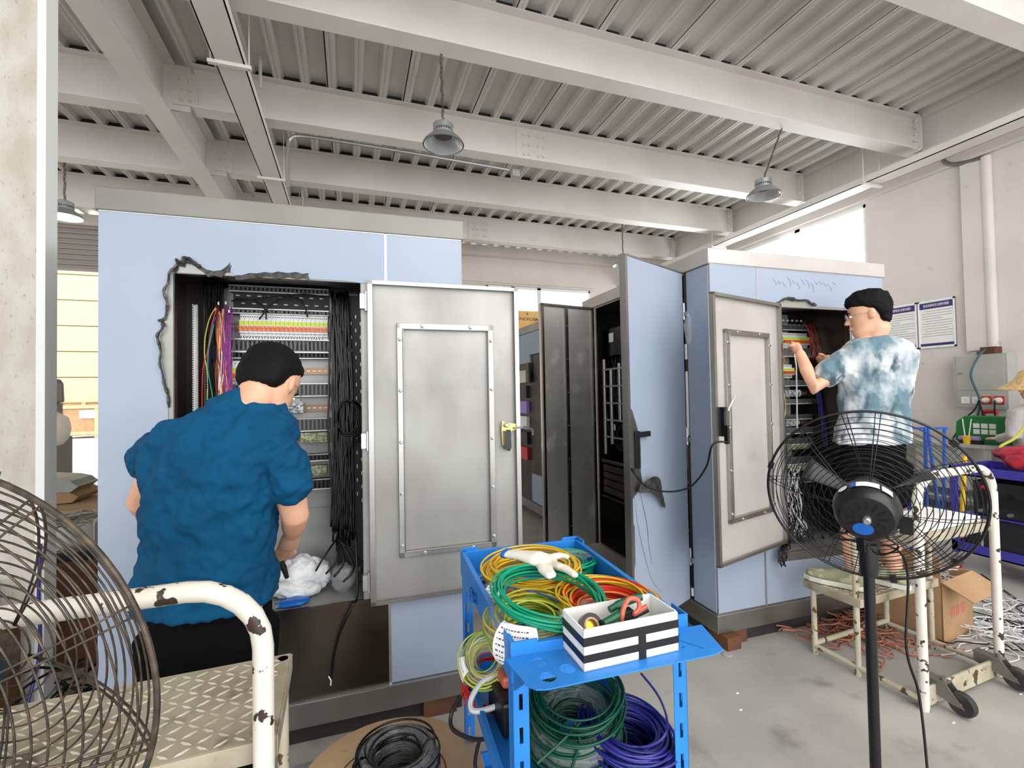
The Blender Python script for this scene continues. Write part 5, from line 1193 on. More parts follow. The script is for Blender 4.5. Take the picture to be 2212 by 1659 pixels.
# right hand over the white tools
hR = q(622, 1180, 1.73); limb(b, [wrR, (wrR+hR)/2, hR], [.029, .034, .036], 14, .55, side=WA)
for k, (dx, dy) in enumerate(((12, 14), (4, 20), (-6, 22), (-15, 18))):
    finger(b, [hR+V(((dx)/620*.9, .01, -.01)), q(621+dx*1.4, 1186+dy*.6, 1.77), q(619+dx*1.3-6, 1186+dy*1.1, 1.79)])
finger(b, [hR, q(604, 1180, 1.76), q(598, 1194, 1.79)], .0095)
hL = wrL+V((.03, .07, -.02)); limb(b, [wrL, hL], [.029, .035], 14, .55, side=WA)
for k in range(4): finger(b, [hL+V((-.02+.016*k, .02, 0)), hL+V((-.02+.018*k, .06, -.01)), hL+V((-.015+.018*k, .08, -.035))])
finger(b, [hL, hL+V((.04, .02, -.01)), hL+V((.05, .05, -.02))], .0095)
hip = q(452, 1345, 1.53)
for s in (-1, 1):
    a = hip+WA*(.09*s); k_ = V((a.x, a.y+.03, .47)); f_ = V((a.x, a.y+.02, .08)); limb(b, [a, (a+k_)/2, k_, (k_+f_)/2, f_], [.085, .075, .055, .052, .038])
o = obj('body', b, 'skin', p1, world=True); remesh(o, .006, 4)
# hair
HR = [(-.05, .045, .07, -.045), (-.03, .062, .086, -.02), (0, .074, .097, .0), (.025, .0785, .103, .01), (.05, .080, .107, .055), (.075, .079, .106, .088), (.1, .071, .096, .082), (.12, .056, .074, .06), (.132, .034, .044, .035), (.138, .012, .015, .012)]
b = NB(); head_bm(b, TH, .004, HR, 40); o = obj('hair', b, 'hair', p1, world=True, smooth=2); o.modifiers.new('u', 'SUBSURF').render_levels = 1; crumple(o, .02, .014)
face_parts(p1, TH); glasses(p1, TH)
# shirt
b = NB(); tor = torso1(.012); tor[0] = (q(446, 1300, 1.53), WA*.214, DA*.15); tor[1] = (q(448, 1225, 1.52), WA*.205, DA*.145); tor[-1] = (q(553, 872, 1.56), WA*.088, DA*.082)
trunk(b, tor)
slL, slR = q(322, 1003, 1.57), q(636, 1062, 1.52)
limb(b, [shL+(WA*.05), shL, (shL+slL)/2, slL], [.07, .072, .072, .07], 20); limb(b, [shR-(WA*.05), shR, (shR+slR)/2, slR], [.07, .07, .07, .066], 20)
for s_ in (shL, shR): limb(b, [q(540, 895, 1.54), (q(540, 895, 1.54)*.5+s_*.5)+V((0, 0, .015)), s_], [.07, .066, .06], 18)
limb(b, [q(505, 915, 1.54), q(535, 892, 1.55), q(556, 878, 1.57)], [.10, .092, .078], 20)
for s, sx in ((shL, 1), (shR, -1)): pass
o = obj('shirt', b, 'shirt_blue', p1, world=True); remesh(o, .007, 5); crumple(o, .09, .034); crumple(o, .045, .012)
b = NB(); tr0 = torso1(0)
limb(b, [q(450, 1385, 1.53), q(450, 1320, 1.53), q(450, 1262, 1.53)], [.19, .19, .18], 24, .68, side=WA)
for s in (-1, 1):
    a = hip+WA*(.1*s)+V((0, 0, -.02)); k_ = V((a.x, a.y+.03, .47)); f_ = V((a.x, a.y+.02, .1)); limb(b, [a, (a+k_)/2, k_, (k_+f_)/2, f_], [.115, .105, .085, .08, .072], 20)
o = obj('trousers', b, 'trousers', p1, world=True); remesh(o, .008, 5); crumple(o, .09, .02)
for s in (-1, 1):
    h_ = hip+WA*(.1*s); shoe(p1, V((h_.x, h_.y-.06, .012)), V((h_.x+.03*s, h_.y+.3, .012)), 'black_plastic')
# what he holds
b = NB()
for P in (((604, 1186, 1.80), (612, 1202, 1.80), (628, 1218, 1.79)), ((610, 1190, 1.80), (606, 1206, 1.80), (596, 1222, 1.80))): tube(b, smooth_path([q(*p) for p in P], 6), .0028, 6)
tube(b, [q(606, 1188, 1.80), q(607, 1178, 1.79)], .003, 6); solo('cable_tie', b, 'white_plain', 'white cable ties held in the right hand of the blue shirt person', 'cable tie', q(606, 1186, 1.80), smooth=True)
b = NB(); tube(b, [q(600, 1198, 1.82), q(612, 1224, 1.84), q(620, 1248, 1.85)], [.009, .012, .008], 8); solo('side_cutters', b, 'black_plastic', 'dark hand tool below the right hand of the blue shirt person', 'tool', q(600, 1198, 1.9), smooth=True)

# ---- man in the tie-dye shirt on the right ladder
TZ = .425
p2 = thing('person', 'person in a grey and white tie-dye t-shirt reaching into the right cabinet', 'person', (2.92, 1.98, TZ))
W2 = V((cos(R(-28)), sin(R(-28)), 0)); D2 = V((-W2.y, W2.x, 0))
hd2 = q(1877, 680, 2.82)
TH2 = MX.Translation(hd2) @ MX.Rotation(R(38), 4, 'Z') @ MX.Rotation(R(-10), 4, 'X') @ MX.Diagonal((1.08, 1.08, 1.08, 1))
def torso2(g):
    cs = [(q(1885, 1000, 2.86), .16, .115), (q(1885, 960, 2.86), .165, .115), (q(1887, 900, 2.85), .165, .11), (q(1890, 850, 2.84), .175, .11), (q(1893, 800, 2.83), .19, .115), (q(1895, 765, 2.82), .195, .105), (q(1893, 742, 2.82), .155, .085), (q(1890, 728, 2.82), .08, .065)]
    return [(c, W2*(w+g), D2*(d+g)) for c, w, d in cs]
b = NB(); head_bm(b, TH2); face_bits(b, TH2)
limb(b, [q(1890, 760, 2.82), q(1888, 738, 2.82), TH2 @ V((0, -.03, -.08)), TH2 @ V((0, -.02, -.04))], [.07, .057, .056, .06], 20)
trunk(b, torso2(-.012))
s2L, s2R = q(1838, 775, 2.86), q(1945, 775, 2.76)
e2L, e2R = q(1758, 838, 2.83), q(1985, 850, 2.7)
w2L = on_pl(1728, 762, (0, 2.17, 0), YV)
limb(b, [s2L, (s2L+e2L)/2, e2L, (e2L+w2L)/2, w2L], [.058, .048, .043, .038, .027])
h2L = on_pl(1718, 748, (0, 2.22, 0), YV); limb(b, [w2L, (w2L+h2L)/2, h2L], [.026, .032, .034], 14, .5, side=V((.3, 0, 1)))
for k, (x, y) in enumerate(((1706, 738), (1703, 745), (1704, 752), (1708, 758))):
    finger(b, [h2L+V((-.01, .0, .018-.012*k)), on_pl(x+3, y, (0, 2.25, 0), YV), on_pl(x+2, y+6, (0, 2.28, 0), YV)], .008)
finger(b, [h2L, on_pl(1712, 744, (0, 2.22, 0), YV), on_pl(1704, 748, (0, 2.24, 0), YV)], .0088)
# second arm reaches past the chest
w2R = on_pl(1806, 780, (0, 2.12, 0), YV); em = q(1850, 830, 2.98)
limb(b, [q(1900, 790, 2.9), q(1870, 830, 2.95), em, (em+w2R)/2, w2R], [.055, .048, .042, .036, .026])
h2R = on_pl(1786, 776, (0, 2.17, 0), YV); limb(b, [w2R, (w2R+h2R)/2, h2R], [.026, .032, .032], 14, .5, side=V((0, 0, 1)))
for k, (x, y) in enumerate(((1766, 768), (1763, 773), (1766, 779), (1772, 785))):
    finger(b, [h2R+V((-.01, .0, .018-.012*k)), on_pl(x+8, y, (0, 2.2, 0), YV), on_pl(x, y+2, (0, 2.23, 0), YV)], .008)
finger(b, [h2R, on_pl(1778, 766, (0, 2.17, 0), YV), on_pl(1768, 764, (0, 2.19, 0), YV)], .0088)
hp = q(1885, 1000, 2.86); an = []
for s, hx, hy in ((-1, 2.665, 1.90), (1, 2.90, 1.84)):
    a = hp+W2*(.085*s); f_ = V((hx, hy, TZ+.06)); k_ = (a+f_)/2+V((0, .03, .04)); limb(b, [a, (a+k_)/2, k_, k_*.6+f_*.4, f_+V((0, 0, .04)), f_], [.085, .072, .054, .056, .038, .036]); an.append(f_)
o = obj('body', b, 'skin', p2, world=True); remesh(o, .006, 3)
HR2 = [(-.065, .045, .08, -.05), (-.045, .058, .09, -.035), (-.02, .066, .094, -.02), (0, .076, .102, -.005), (.025, .081, .106, .008), (.045, .082, .109, .06), (.06, .083, .111, .094), (.09, .08, .106, .096), (.115, .068, .09, .082), (.135, .046, .06, .052), (.145, .02, .026, .022)]
b = NB(); head_bm(b, TH2, .004, HR2, 40)
o = obj('hair', b, 'hair', p2, world=True, smooth=2); o.modifiers.new('u', 'SUBSURF').render_levels = 1; crumple(o, .022, .02)
face_parts(p2, TH2); glasses(p2, TH2)
b = NB(); t2_ = torso2(.014); t2_[0] = (q(1882, 957, 2.86), W2*.205, D2*.14); t2_[1] = (q(1884, 925, 2.86), W2*.195, D2*.135); trunk(b, t2_)
sl2 = q(1782, 812, 2.84); limb(b, [s2L+W2*.05, s2L, (s2L+sl2)/2, sl2], [.085, .086, .08, .078], 20)
sr2 = q(1868, 822, 2.95); limb(b, [s2R, q(1920, 785, 2.86), q(1890, 810, 2.92), sr2], [.075, .085, .08, .07], 20)
o = obj('shirt', b, 'shirt_tie', p2, world=True); remesh(o, .007, 5); crumple(o, .1, .026); crumple(o, .04, .012)
b = NB(); limb(b, [q(1885, 1015, 2.86), q(1885, 965, 2.86), q(1885, 935, 2.86)], [.17, .17, .16], 24, .68, side=W2)
for s, f_ in zip((-1, 1), an):
    a = hp+W2*(.09*s); k_ = a*.62+f_*.38+V((0, .02, 0)); limb(b, [a, (a+k_)/2, k_], [.12, .115, .1], 20)
o = obj('shorts', b, 'trousers', p2, world=True); remesh(o, .008, 5); crumple(o, .09, .02)
for f_, d in zip(an, (V((-.45, .9, 0)), V((-.25, .95, 0)))):
    shoe(p2, V((f_.x, f_.y, TZ))-d.normalized()*.05, V((f_.x, f_.y, TZ))+d, L=.27)

# ---- person in a straw hat, mostly past the right edge
p3 = thing('person', 'person in a wide straw hat cut off by the right picture edge', 'person', (6.8, 2.95, 0))
hb_ = at(2226, 826, 5.0); 
TH3 = MX.Translation(hb_+V((0, 0, -.05))) @ MX.Rotation(R(60), 4, 'Z') @ MX.Rotation(R(-12), 4, 'X')
b = NB(); head_bm(b, TH3); face_bits(b, TH3)
c3 = hb_+V((.02, -.02, -.2)); limb(b, [c3+V((0, 0, -.1)), c3, TH3 @ V((0, -.02, -.06))], [.06, .055, .055], 18)
W3 = V((cos(R(-30)), sin(R(-30)), 0)); D3 = V((-W3.y, W3.x, 0))
def torso3(g): return [(V((c3.x, c3.y, z)), W3*(w+g), D3*(d+g)) for z, w, d in ((.85, .15, .11), (1.0, .15, .11), (1.15, .16, .11), (1.27, .17, .11), (c3.z-.08, .16, .09), (c3.z-.03, .08, .06))]
trunk(b, torso3(-.012))
for s in (-1, 1):
    sh3 = V((c3.x, c3.y, c3.z-.11))+W3*(.17*s); e3 = sh3+V((0, 0, -.25))+W3*(.04*s); w3 = e3+D3*.2+V((0, 0, -.06)); limb(b, [sh3, e3, w3], [.052, .04, .028]); h3 = w3+D3*.07
    limb(b, [w3, h3], [.027, .034], 12, .5, side=W3)
    for k in range(4): finger(b, [h3+W3*(-.024+.016*k), h3+W3*(-.026+.018*k)+D3*.04, h3+W3*(-.026+.018*k)+D3*.06+V((0, 0, -.02))])
    finger(b, [h3, h3-W3*.035*s+D3*.01, h3-W3*.04*s+D3*.035])
    a3 = V((c3.x, c3.y, .85))+W3*(.09*s); limb(b, [a3, V((a3.x, a3.y, .48)), V((a3.x, a3.y, .09))], [.09, .06, .04])
o = obj('body', b, 'skin', p3, world=True); remesh(o, .008, 4)
b = NB(); trunk(b, torso3(.012))
for s in (-1, 1):
    sh3 = V((c3.x, c3.y, c3.z-.11))+W3*(.17*s); e3 = sh3+V((0, 0, -.25))+W3*(.04*s); w3 = e3+D3*.18+V((0, 0, -.055)); limb(b, [sh3-W3*.04*s, sh3, e3, w3], [.07, .075, .062, .045], 18)
o = obj('shirt', b, mat('shirt_grey', (178, 172, 170), .85, bump=(8, .4, .03)), p3, world=True); remesh(o, .008, 5); crumple(o, .09, .02)
b = NB(); limb(b, [V((c3.x, c3.y, .8)), V((c3.x, c3.y, .92))], [.17, .16], 20, .68, side=W3)
for s in (-1, 1):
    a3 = V((c3.x, c3.y, .84))+W3*(.09*s); limb(b, [a3, V((a3.x, a3.y, .48)), V((a3.x, a3.y, .1))], [.11, .085, .075], 18)
o = obj('trousers', b, 'trousers', p3, world=True); remesh(o, .01, 4)
for s in (-1, 1):
    a3 = V((c3.x, c3.y, 0))+W3*(.09*s); shoe(p3, a3-D3*.06, a3+D3*.3, 'black_plastic')
b = NB(); TC = MX.Translation(hb_+V((0, 0, .0))) @ MX.Rotation(R(-6), 4, 'Y')
lathe(b, [(.27, -.05), (.23, -.035), (.17, .0), (.12, .04), (.1, .08), (.085, .12), (.05, .135), (.01, .137)], 40, TC, cap=False); o = obj('straw_hat', b, 'straw', p3, world=True, smooth=2); o.modifiers.new('s', 'SOLIDIFY').thickness = .005
b = NB(); head_bm(b, TH3, .004, HR, 24); obj('hair', b, 'hair', p3, world=True, smooth=2)
face_parts(p3, TH3)
# ================================================================== right background
def wl(px, py, X=XR): return on_pl(px, py, (X, 0, 0), XV)
def wall_plate(px0, py0, px1, py1, X=XR):
    a, c = wl(px0, py0, X), wl(px1, py1, X); return min(a.y, c.y), max(a.y, c.y), min(a.z, c.z), max(a.z, c.z)
TWALL = lambda y, z, x=XR-.022: MX.Translation((x, y, z)) @ MX.Rotation(R(-90), 4, 'Z') @ MX.Rotation(R(90), 4, 'X')
def notice(y0, y1, z0, z1, title, label, seed):
    t = thing('wall_notice', label, 'notice', (XR-.02, y1, z0)); t.name = t.name
    b = NB(); box(b, XR-.012, XR-.001, y0, y1, z0, z1); obj('board', b, 'paper', t, world=True)
    b = NB()
    for a in ((y0, y0+.02, z0, z1), (y1-.02, y1, z0, z1), (y0, y1, z0, z0+.02), (y0, y1, z1-.02, z1)): box(b, XR-.02, XR-.001, *a)
    obj('frame', b, 'white_plain', t, world=True)
    b = NB(); box(b, XR-.014, XR-.012, y0+.02, y1-.02, z1-.115, z1-.03); obj('header_band', b, 'notice_blue', t, world=True)
    b = NB(); box(b, XR-.014, XR-.012, y0+.02, y1-.02, z0+.03, z0+.065); obj('footer_band', b, 'notice_blue', t, world=True)
    o = text('title', title, .034, MX(), 'white_plain', t, .0008); w = max(v.co.x for v in o.data.vertices)-min(v.co.x for v in o.data.vertices)
    o.matrix_basis = ROOTM[t.name].inverted() @ TWALL((y0+y1)/2, z1-.073, XR-.0155) @ MX.Diagonal((.30/max(w, .01), 1.25, 1, 1))
    b = NB(); rg = random.Random(seed)
    for k in range(13):
        z = z1-.15-k*.0345; y = y1-.05-(.03 if k % 4 == 0 else 0); end = y0+.04+(rg.uniform(0, .2) if k % 4 == 3 else 0)
        while y > end:
            d = rg.uniform(.006, .016); 
            if k < 11: box(b, XR-.0135, XR-.012, y-d, y, z-.0025, z+.0025)
            y -= d+.004
    o = obj('small_print', b, 'text_dark', t, world=True); o['kind'] = 'stuff'
y0, y1, z0, z1 = 3.955, 4.39, 2.085, 2.745
notice(3.955, 4.385, 2.085, 2.745, '直流电焊机安全操作规程', 'white framed notice with purple header on the wall nearer the grey electric box', 1)
notice(4.40, 4.85, 2.085, 2.745, '直流电焊机安全操作规程', 'white framed notice with purple header partly behind the tie-dye person', 2)
# electric box on the wall
eb = thing('electric_box', 'grey wall mounted electric box with sockets below its door', 'electric box', (XR-.2, 3.6, 1.2))
X0 = XR-.22; a0, a1, c0, c1 = wall_plate(2058, 770, 2180, 885, X0)
b = NB(); box(b, X0, XR, a0, a1, c0, c1); obj('casing', b, 'elec_grey', eb, world=True, bevel=.004)
zm = c0+(c1-c0)*.33
b = NB(); box(b, X0-.006, X0, a0+.03, a1-.03, zm+.015, c1-.025); dr = obj('door', b, 'elec_grey', eb, world=True, bevel=.002)
b = NB(); box(b, X0-.014, X0-.006, a1-.10, a1-.06, (zm+c1)/2-.01, (zm+c1)/2+.01); obj('latch', b, 'zinc', dr, world=True)
b = NB(); box(b, X0-.006, X0, a0+.03, a1-.03, c0+.02, zm-.01); pn = obj('socket_panel', b, 'elec_grey', eb, world=True, bevel=.002)
zs = (c0+zm)/2
for k in range(2):
    yy = a1-.12-k*.11; b = NB(); box(b, X0-.014, X0-.006, yy-.042, yy+.042, zs-.042, zs+.042); s_ = obj('socket', b, 'white_plain', pn, world=True, bevel=.003)
    b = NB()
    for dy, dz in ((-.008, .006), (.008, .006), (-.012, -.014), (.012, -.014), (0, -.01)): box(b, X0-.0145, X0-.0139, yy+dy-.0015, yy+dy+.0015, zs+dz-.004, zs+dz+.004)
    obj('socket_holes', b, 'hole_black', s_, world=True)
for k in range(2):
    yy = a1-.33-k*.12; b = NB(); box(b, X0-.016, X0-.006, yy-.05, yy+.05, zs-.05, zs+.05); s_ = obj('socket', b, 'red_plastic', pn, world=True, bevel=.01)
    b = NB(); lathe(b, [(.036, 0), (.034, .03), (.026, .07), (.012, .085)], 18, MX.Translation((X0-.016, yy, zs)) @ MX.Rotation(R(-90), 4, 'Y')); obj('plug', b, 'beige_bag', s_, world=True, smooth=True)
b = NB(); box(b, X0+.05, X0+.11, a1-.22, a1-.16, c1, c1+.04); obj('gland', b, 'elec_grey', eb, world=True)
b = NB(); box(b, X0+.02, XR-.05, a0+.12, a0+.26, c1, c1+.09); obj('cable_entry', b, 'wood_dark', eb, world=True)
yy = a1-.33
def cable(P, r, m, label): b = NB(); tube(b, smooth_path(P, 6), r, 8); return solo('power_cable', b, m, label, 'cable', P[0], smooth=True)
cable([V((X0+.06, a0+.2, c1+.08)), V((X0-.05, a0+.24, c1-.02)), V((X0-.1, a0+.3, zm+.2)), V((X0-.09, a1-.3, zs+.02)), V((X0-.1, a1-.28, zs-.2)), V((X0-.08, a1-.2, .9))], .013, mat('teal_cable', (58, 92, 98), .5), 'teal cable running down in front of the electric box')
cable([V((X0-.1, a1-.3, zs)), V((X0-.12, a1-.26, zs-.12)), wl(2085, 905, X0-.1), wl(2058, 948, X0-.12)], .009, 'black_wire', 'black cable slanting left from the sockets to the bench')
cable([V((X0-.1, a1-.3, zs)), V((X0-.12, a1-.34, zs-.15)), V((X0-.1, a1-.42, .92))], .009, 'black_wire', 'black cable dropping from the sockets behind the green box')
cable([V((X0-.1, a1-.45, zs)), V((X0-.11, a1-.45, zs-.12)), V((X0-.1, a1-.46, zs-.3))], .008, 'black_wire', 'short black cable under the right red socket')
b = NB(); tube(b, smooth_path([wl(2124, 898, 7.3), wl(2128, 890, 7.3), wl(2150, 890, 7.3), wl(2152, 896, 7.3)], 5), .022, 10); solo('industrial_plug', b, 'red_plastic', 'loose red industrial plug hanging just under the electric box', 'plug', wl(2128, 890, 7.3), smooth=True)
# bench under it
bn = thing('work_bench', 'grey steel workbench against the right wall below the electric box', 'workbench', (6.9, 3.0, 0))
b = NB(); box(b, 6.9, 7.55, 3.3, 5.1, .82, .86); obj('worktop', b, 'elec_grey', bn, world=True, bevel=.004)
for x in (6.93, 7.48):
    for y in (3.35, 5.0): b = NB(); box(b, x, x+.05, y, y+.05, 0, .82); obj('leg', b, 'elec_grey', bn, world=True)
b = NB(); box(b, 6.95, 7.5, 3.6, 4.1, .3, .82); obj('drawer_unit', b, 'elec_grey', bn, world=True); b = NB(); box(b, 6.95, 7.5, 3.35, 5.05, .18, .2); obj('lower_shelf', b, 'elec_grey', bn, world=True)
def wp(px, py, X=7.15): return wl(px, py, X)
p = wp(2133, 945); gbx = thing('green_box', 'green plastic box with white panel on the bench under the electric box', 'box', (p.x, p.y, .86))
b = NB(); prism(b, [(-.27, 0), (.27, 0), (.25, .33), (-.17, .33), (-.25, .26)], -.1, .1, MX(((0, 0, 1, 0), (-1, 0, 0, 0), (0, 1, 0, 0), (0, 0, 0, 1)))); obj('shell', b, 'green_plastic', gbx, bevel=.01)
b = NB()
for i in range(2):
    for j in range(3): box(b, -.104, -.1, -.1+.075*j-.03, -.1+.075*j+.03, .12+.07*i, .175+.07*i)
obj('white_marks', b, 'paper', gbx)
p = wp(1995, 945, 7.2); pb = thing('paper_bag', 'beige paper bag leaning on the wall at the bench far end', 'bag', (7.3, 4.75, .86))
b = NB(); loft(b, [(V((0, 0, 0)), V((.09, 0, 0)), V((0, .2, 0))), (V((.05, .03, .25)), V((.08, 0, 0)), V((0, .19, 0))), (V((.1, .08, .5)), V((.03, 0, 0)), V((0, .2, 0)))], 24, sq=6); obj('bag_body', b, 'beige_bag', pb, smooth=True)
b = NB(); tube(b, smooth_path([(.1, .0, .48), (.08, .03, .62), (.1, .14, .49)], 6), .004, 6); obj('handle', b, 'beige_bag', pb)
p = wp(2084, 950); b = NB(); lathe(b, [(.035, 0), (.038, .02), (.038, .15), (.015, .2), (.015, .23)], 18, MX.Translation((7.1, p.y, .86))); solo('water_bottle', b, mat('bottle_clear', (220, 232, 240), .08, alpha=.4), 'small clear bottle on the bench left of the green box', 'bottle', (7.1, p.y, .86), smooth=True)
p = wp(2110, 945); b = NB(); box(b, 6.98, 7.05, p.y-.12, p.y+.1, .86, .90); solo('dark_case', b, 'machine_black', 'flat dark case on the bench in front of the green box', 'case', (7.0, p.y, .86), bevel=.005)
b = NB(); box(b, 6.98, 7.05, p.y-.1, p.y+.1, .902, .95); solo('sponge', b, 'lilac', 'lilac sponge block on the flat dark case', 'sponge', (7.0, p.y, .902), bevel=.012)
cu = on_z(2089, 972, .86); cu = V((6.95, wp(2089, 960, 6.95).y, .86)); tcp = thing('yellow_cup', 'tall yellow cup with two straws at the bench edge', 'cup', cu)
b = NB(); lathe(b, [(.03, 0), (.038, .1), (.034, .1), (.028, .01)], 18); obj('cup', b, 'yellow', tcp, smooth=True)
b = NB(); tube(b, [(.0, .01, .02), (-.01, .03, .3)], .006, 6); obj('straw', b, 'white_plain', tcp); b = NB(); tube(b, [(.0, -.01, .02), (.0, -.05, .3)], .006, 6); obj('straw', b, 'white_plain', tcp)
P = [at(2084, 985, 4.9), at(2080, 1080, 4.8), at(2078, 1190, 4.7)]
b = NB(); tube(b, [P[0], V((P[2].x, P[2].y, .02))], .02, 10); solo('yellow_pole', b, 'yellow', 'yellow plastic pole leaning at the bench front', 'pole', P[2], smooth=True)
# blue trestle
tb = thing('trestle', 'blue steel trestle frame right behind the tie-dye person', 'trestle', at(2010, 1060, 5.0))
for P in (((1998, 925, 5.1), (2000, 1060, 5.1)), ((2004, 925, 5.1), (2030, 1055, 4.9)), ((2040, 925, 5.4), (2036, 1060, 5.2)), ((1965, 925, 5.1), (2045, 925, 5.3))):
    a, c = at(*P[0]), at(*P[1]); b = NB(); 
    if P[1][1] > 1000: c.z = .02
    tube(b, [a, c], .017, 4); obj('frame_bar', b, 'machine_blue', tb, world=True)
# welding cart
wc = thing('welding_cart', 'purple blue steel cart carrying two black welding machines', 'cart', (4.85, 2.2, 0))
cx0, cx1, cy0, cy1 = 4.86, 5.4, 1.75, 2.62
for z0, z1 in ((.16, .24), (.80, .88)):
    b = NB(); box(b, cx0, cx1, cy0, cy1, z0, z0+.012)
    for a in ((cx0, cx0+.012, cy0, cy1), (cx1-.012, cx1, cy0, cy1), (cx0, cx1, cy0, cy0+.012), (cx0, cx1, cy1-.012, cy1)): box(b, *a, z0, z1)
    obj('tray', b, 'purple_cart', wc, world=True)
for x in (cx0, cx1-.04):
    for y in (cy0, cy1-.04):
        b = NB(); box(b, x, x+.04, y, y+.04, .14, .86); obj('post', b, 'purple_cart', wc, world=True)
        caster(wc, V((x+.05, y+.02, .05)), .3, .05, m='red_plastic')
def machine(z, y0, y1, h, label, k):
    t = thing('welding_machine', label, 'welding machine', (cx0+.02, y0, z)); X = cx0+.03
    b = NB(); box(b, X, X+.4, y0, y1, z, z+h); obj('casing', b, 'machine_black', t, world=True, bevel=.008)
    b = NB(); box(b, X+.02, X+.4, y0-.004, y0, z+.02, z+h-.02); obj('side_panel', b, 'machine_blue', t, world=True)
    if k:
        b = NB(); box(b, X-.006, X, y1-.10, y1-.06, z+h-.06, z+h-.035); obj('switch', b, 'red_plastic', t, world=True)
        for i in range(3): b = NB(); lathe(b, [(.02, 0), (.018, .02)], 16, MX.Translation((X, y1-.06-.09*i, z+h-.1)) @ MX.Rotation(R(-90), 4, 'Y')); obj('knob', b, 'black_plastic', t, world=True)
        b = NB()
        for i in range(8): box(b, X-.002, X, y0+.04, y1-.03, z+.08+.012*i, z+.085+.012*i)
        obj('vent_grille', b, 'black_plastic', t, world=True)
        for i in range(3): b = NB(); lathe(b, [(.016, 0), (.014, .03)], 12, MX.Translation((X, y1-.06-.09*i, z+.04)) @ MX.Rotation(R(-90), 4, 'Y')); obj('terminal', b, 'zinc', t, world=True)
    else:
        b = NB(); box(b, X-.004, X, y1-.1, y1-.085, z+.06, z+h-.05); box(b, X-.004, X, y0+.06, y1-.06, z+.015, z+.025); obj('grey_strip', b, 'elec_grey', t, world=True)
        b = NB(); box(b, X-.006, X, y0+.08, y0+.12, z+h-.09, z+h-.065); obj('indicator', b, 'red_plastic', t, world=True)
        b = NB(); box(b, X-.003, X, y0+.13, y0+.19, z+h-.085, z+h-.065); obj('nameplate', b, 'paper', t, world=True)
machine(.49, 1.85, 2.48, .28, 'black welding machine with round knobs on the purple cart upper place', 1)
machine(.175, 1.85, 2.52, .3, 'black welding machine with red lamp at the bottom of the purple cart', 0)
b = NB(); box(b, cx0+.01, cx1-.01, 1.8, 2.56, .477, .487); obj('middle_shelf', b, 'purple_cart', wc, world=True)
b = NB(); tube(b, smooth_path([V((cx0-.01, 2.02, .84)), V((cx0-.03, 2.05, .86)), V((cx0-.03, 2.1, .8)), V((cx0-.02, 2.1, .6)), V((cx0, 2.1, .53))], 5), .009, 8); solo('cable_loop', b, 'hub_grey', 'grey cable looping over the purple cart edge', 'cable', V((cx0, 2.05, .84)), smooth=True)
# red cloth
b = NB(); rg = random.Random(4)
for k in range(9): ball(b, (cx0+.22+rg.uniform(-.12, .12), 2.2+rg.uniform(-.3, .2), .87+.05+rg.uniform(0, .08)), .13, .16, .06, n=16)
o = solo('red_cloth', b, 'red_cloth', 'bundle of dark red cloth heaped on the purple cart', 'cloth', (cx0+.22, 2.2, .85)); remesh(o, .015, 3); crumple(o, .07, .06)
P = [at(2212, 925, 4.6), at(2190, 948, 4.5), at(2160, 968, 4.4), V((cx0+.15, 2.2, .97))]
b = NB(); tube(b, smooth_path(P, 5), .012, 8); solo('pale_hose', b, 'wire_gy', 'pale yellow hose ending on the red cloth', 'hose', P[-1], smooth=True)
# clutter between ladder and bench: small parts table
st = thing('parts_table', 'low table crowded with small tools behind the right ladder', 'table', (4.4, 3.1, 0))
b = NB(); box(b, 4.0, 5.0, 2.95, 3.8, .5, .53); obj('tabletop', b, 'elec_grey', st, world=True)
for x in (4.02, 4.95):
    for y in (2.97, 3.75): b = NB(); box(b, x, x+.03, y, y+.03, 0, .5); obj('leg', b, 'purple_cart', st, world=True)
rg = random.Random(12)
for k, (m, nm, c_, lb) in enumerate((('yellow', 'tool_case', 'case', 'yellow tool case'), ('green_plastic', 'parts_bin', 'bin', 'green parts bin'), ('cardboard', 'carton', 'box', 'small brown carton'), ('paper', 'paper_stack', 'paper', 'stack of white paper'), ('wood_dark', 'wood_block', 'block', 'dark wooden block'), ('machine_blue', 'parts_bin', 'bin', 'blue parts bin'))):
    x, y = 4.1+.15*k, 3.05+.1*(k % 2); b = NB(); w, d, h = rg.uniform(.08, .12), rg.uniform(.12, .2), rg.uniform(.06, .16); box(b, x, x+w, y, y+d, .53, .53+h); solo(nm, b, m, lb+' on the low table behind the right ladder', c_, (x, y, .53), bevel=.006)
# cardboard box with offcuts
cb = thing('cardboard_carton', 'open cardboard carton of white wire scraps behind the right ladder', 'box', (3.33, 1.88, 0))
TBx = MX.Translation((3.34, 1.86, 0)) @ MX.Rotation(R(8), 4, 'Z'); w_, d_, h_ = .40, .42, .37
b = NB()
for a in ((0, w_, 0, .006), (0, w_, d_-.006, d_), (0, .006, 0, d_), (w_-.006, w_, 0, d_)): box(b, *a, 0, h_, TBx)
box(b, 0, w_, 0, d_, 0, .006, TBx); obj('carton', b, 'cardboard', cb, world=True)
b = NB(); box(b, 0, w_, 0, .005, 0, .17, TBx @ MX.Translation((0, d_, h_)) @ MX.Rotation(R(-12), 4, 'X')); obj('flap', b, 'cardboard', cb, world=True)
b = NB(); box(b, 0, w_, -.16, 0, 0, .005, TBx @ MX.Translation((0, 0, h_)) @ MX.Rotation(R(25), 4, 'X')); obj('flap', b, 'cardboard', cb, world=True)
b = NB(); box(b, 0, .005, 0, d_, 0, .16, TBx @ MX.Translation((0, 0, h_)) @ MX.Rotation(R(-8), 4, 'Y')); obj('flap', b, 'cardboard', cb, world=True)
b = NB()
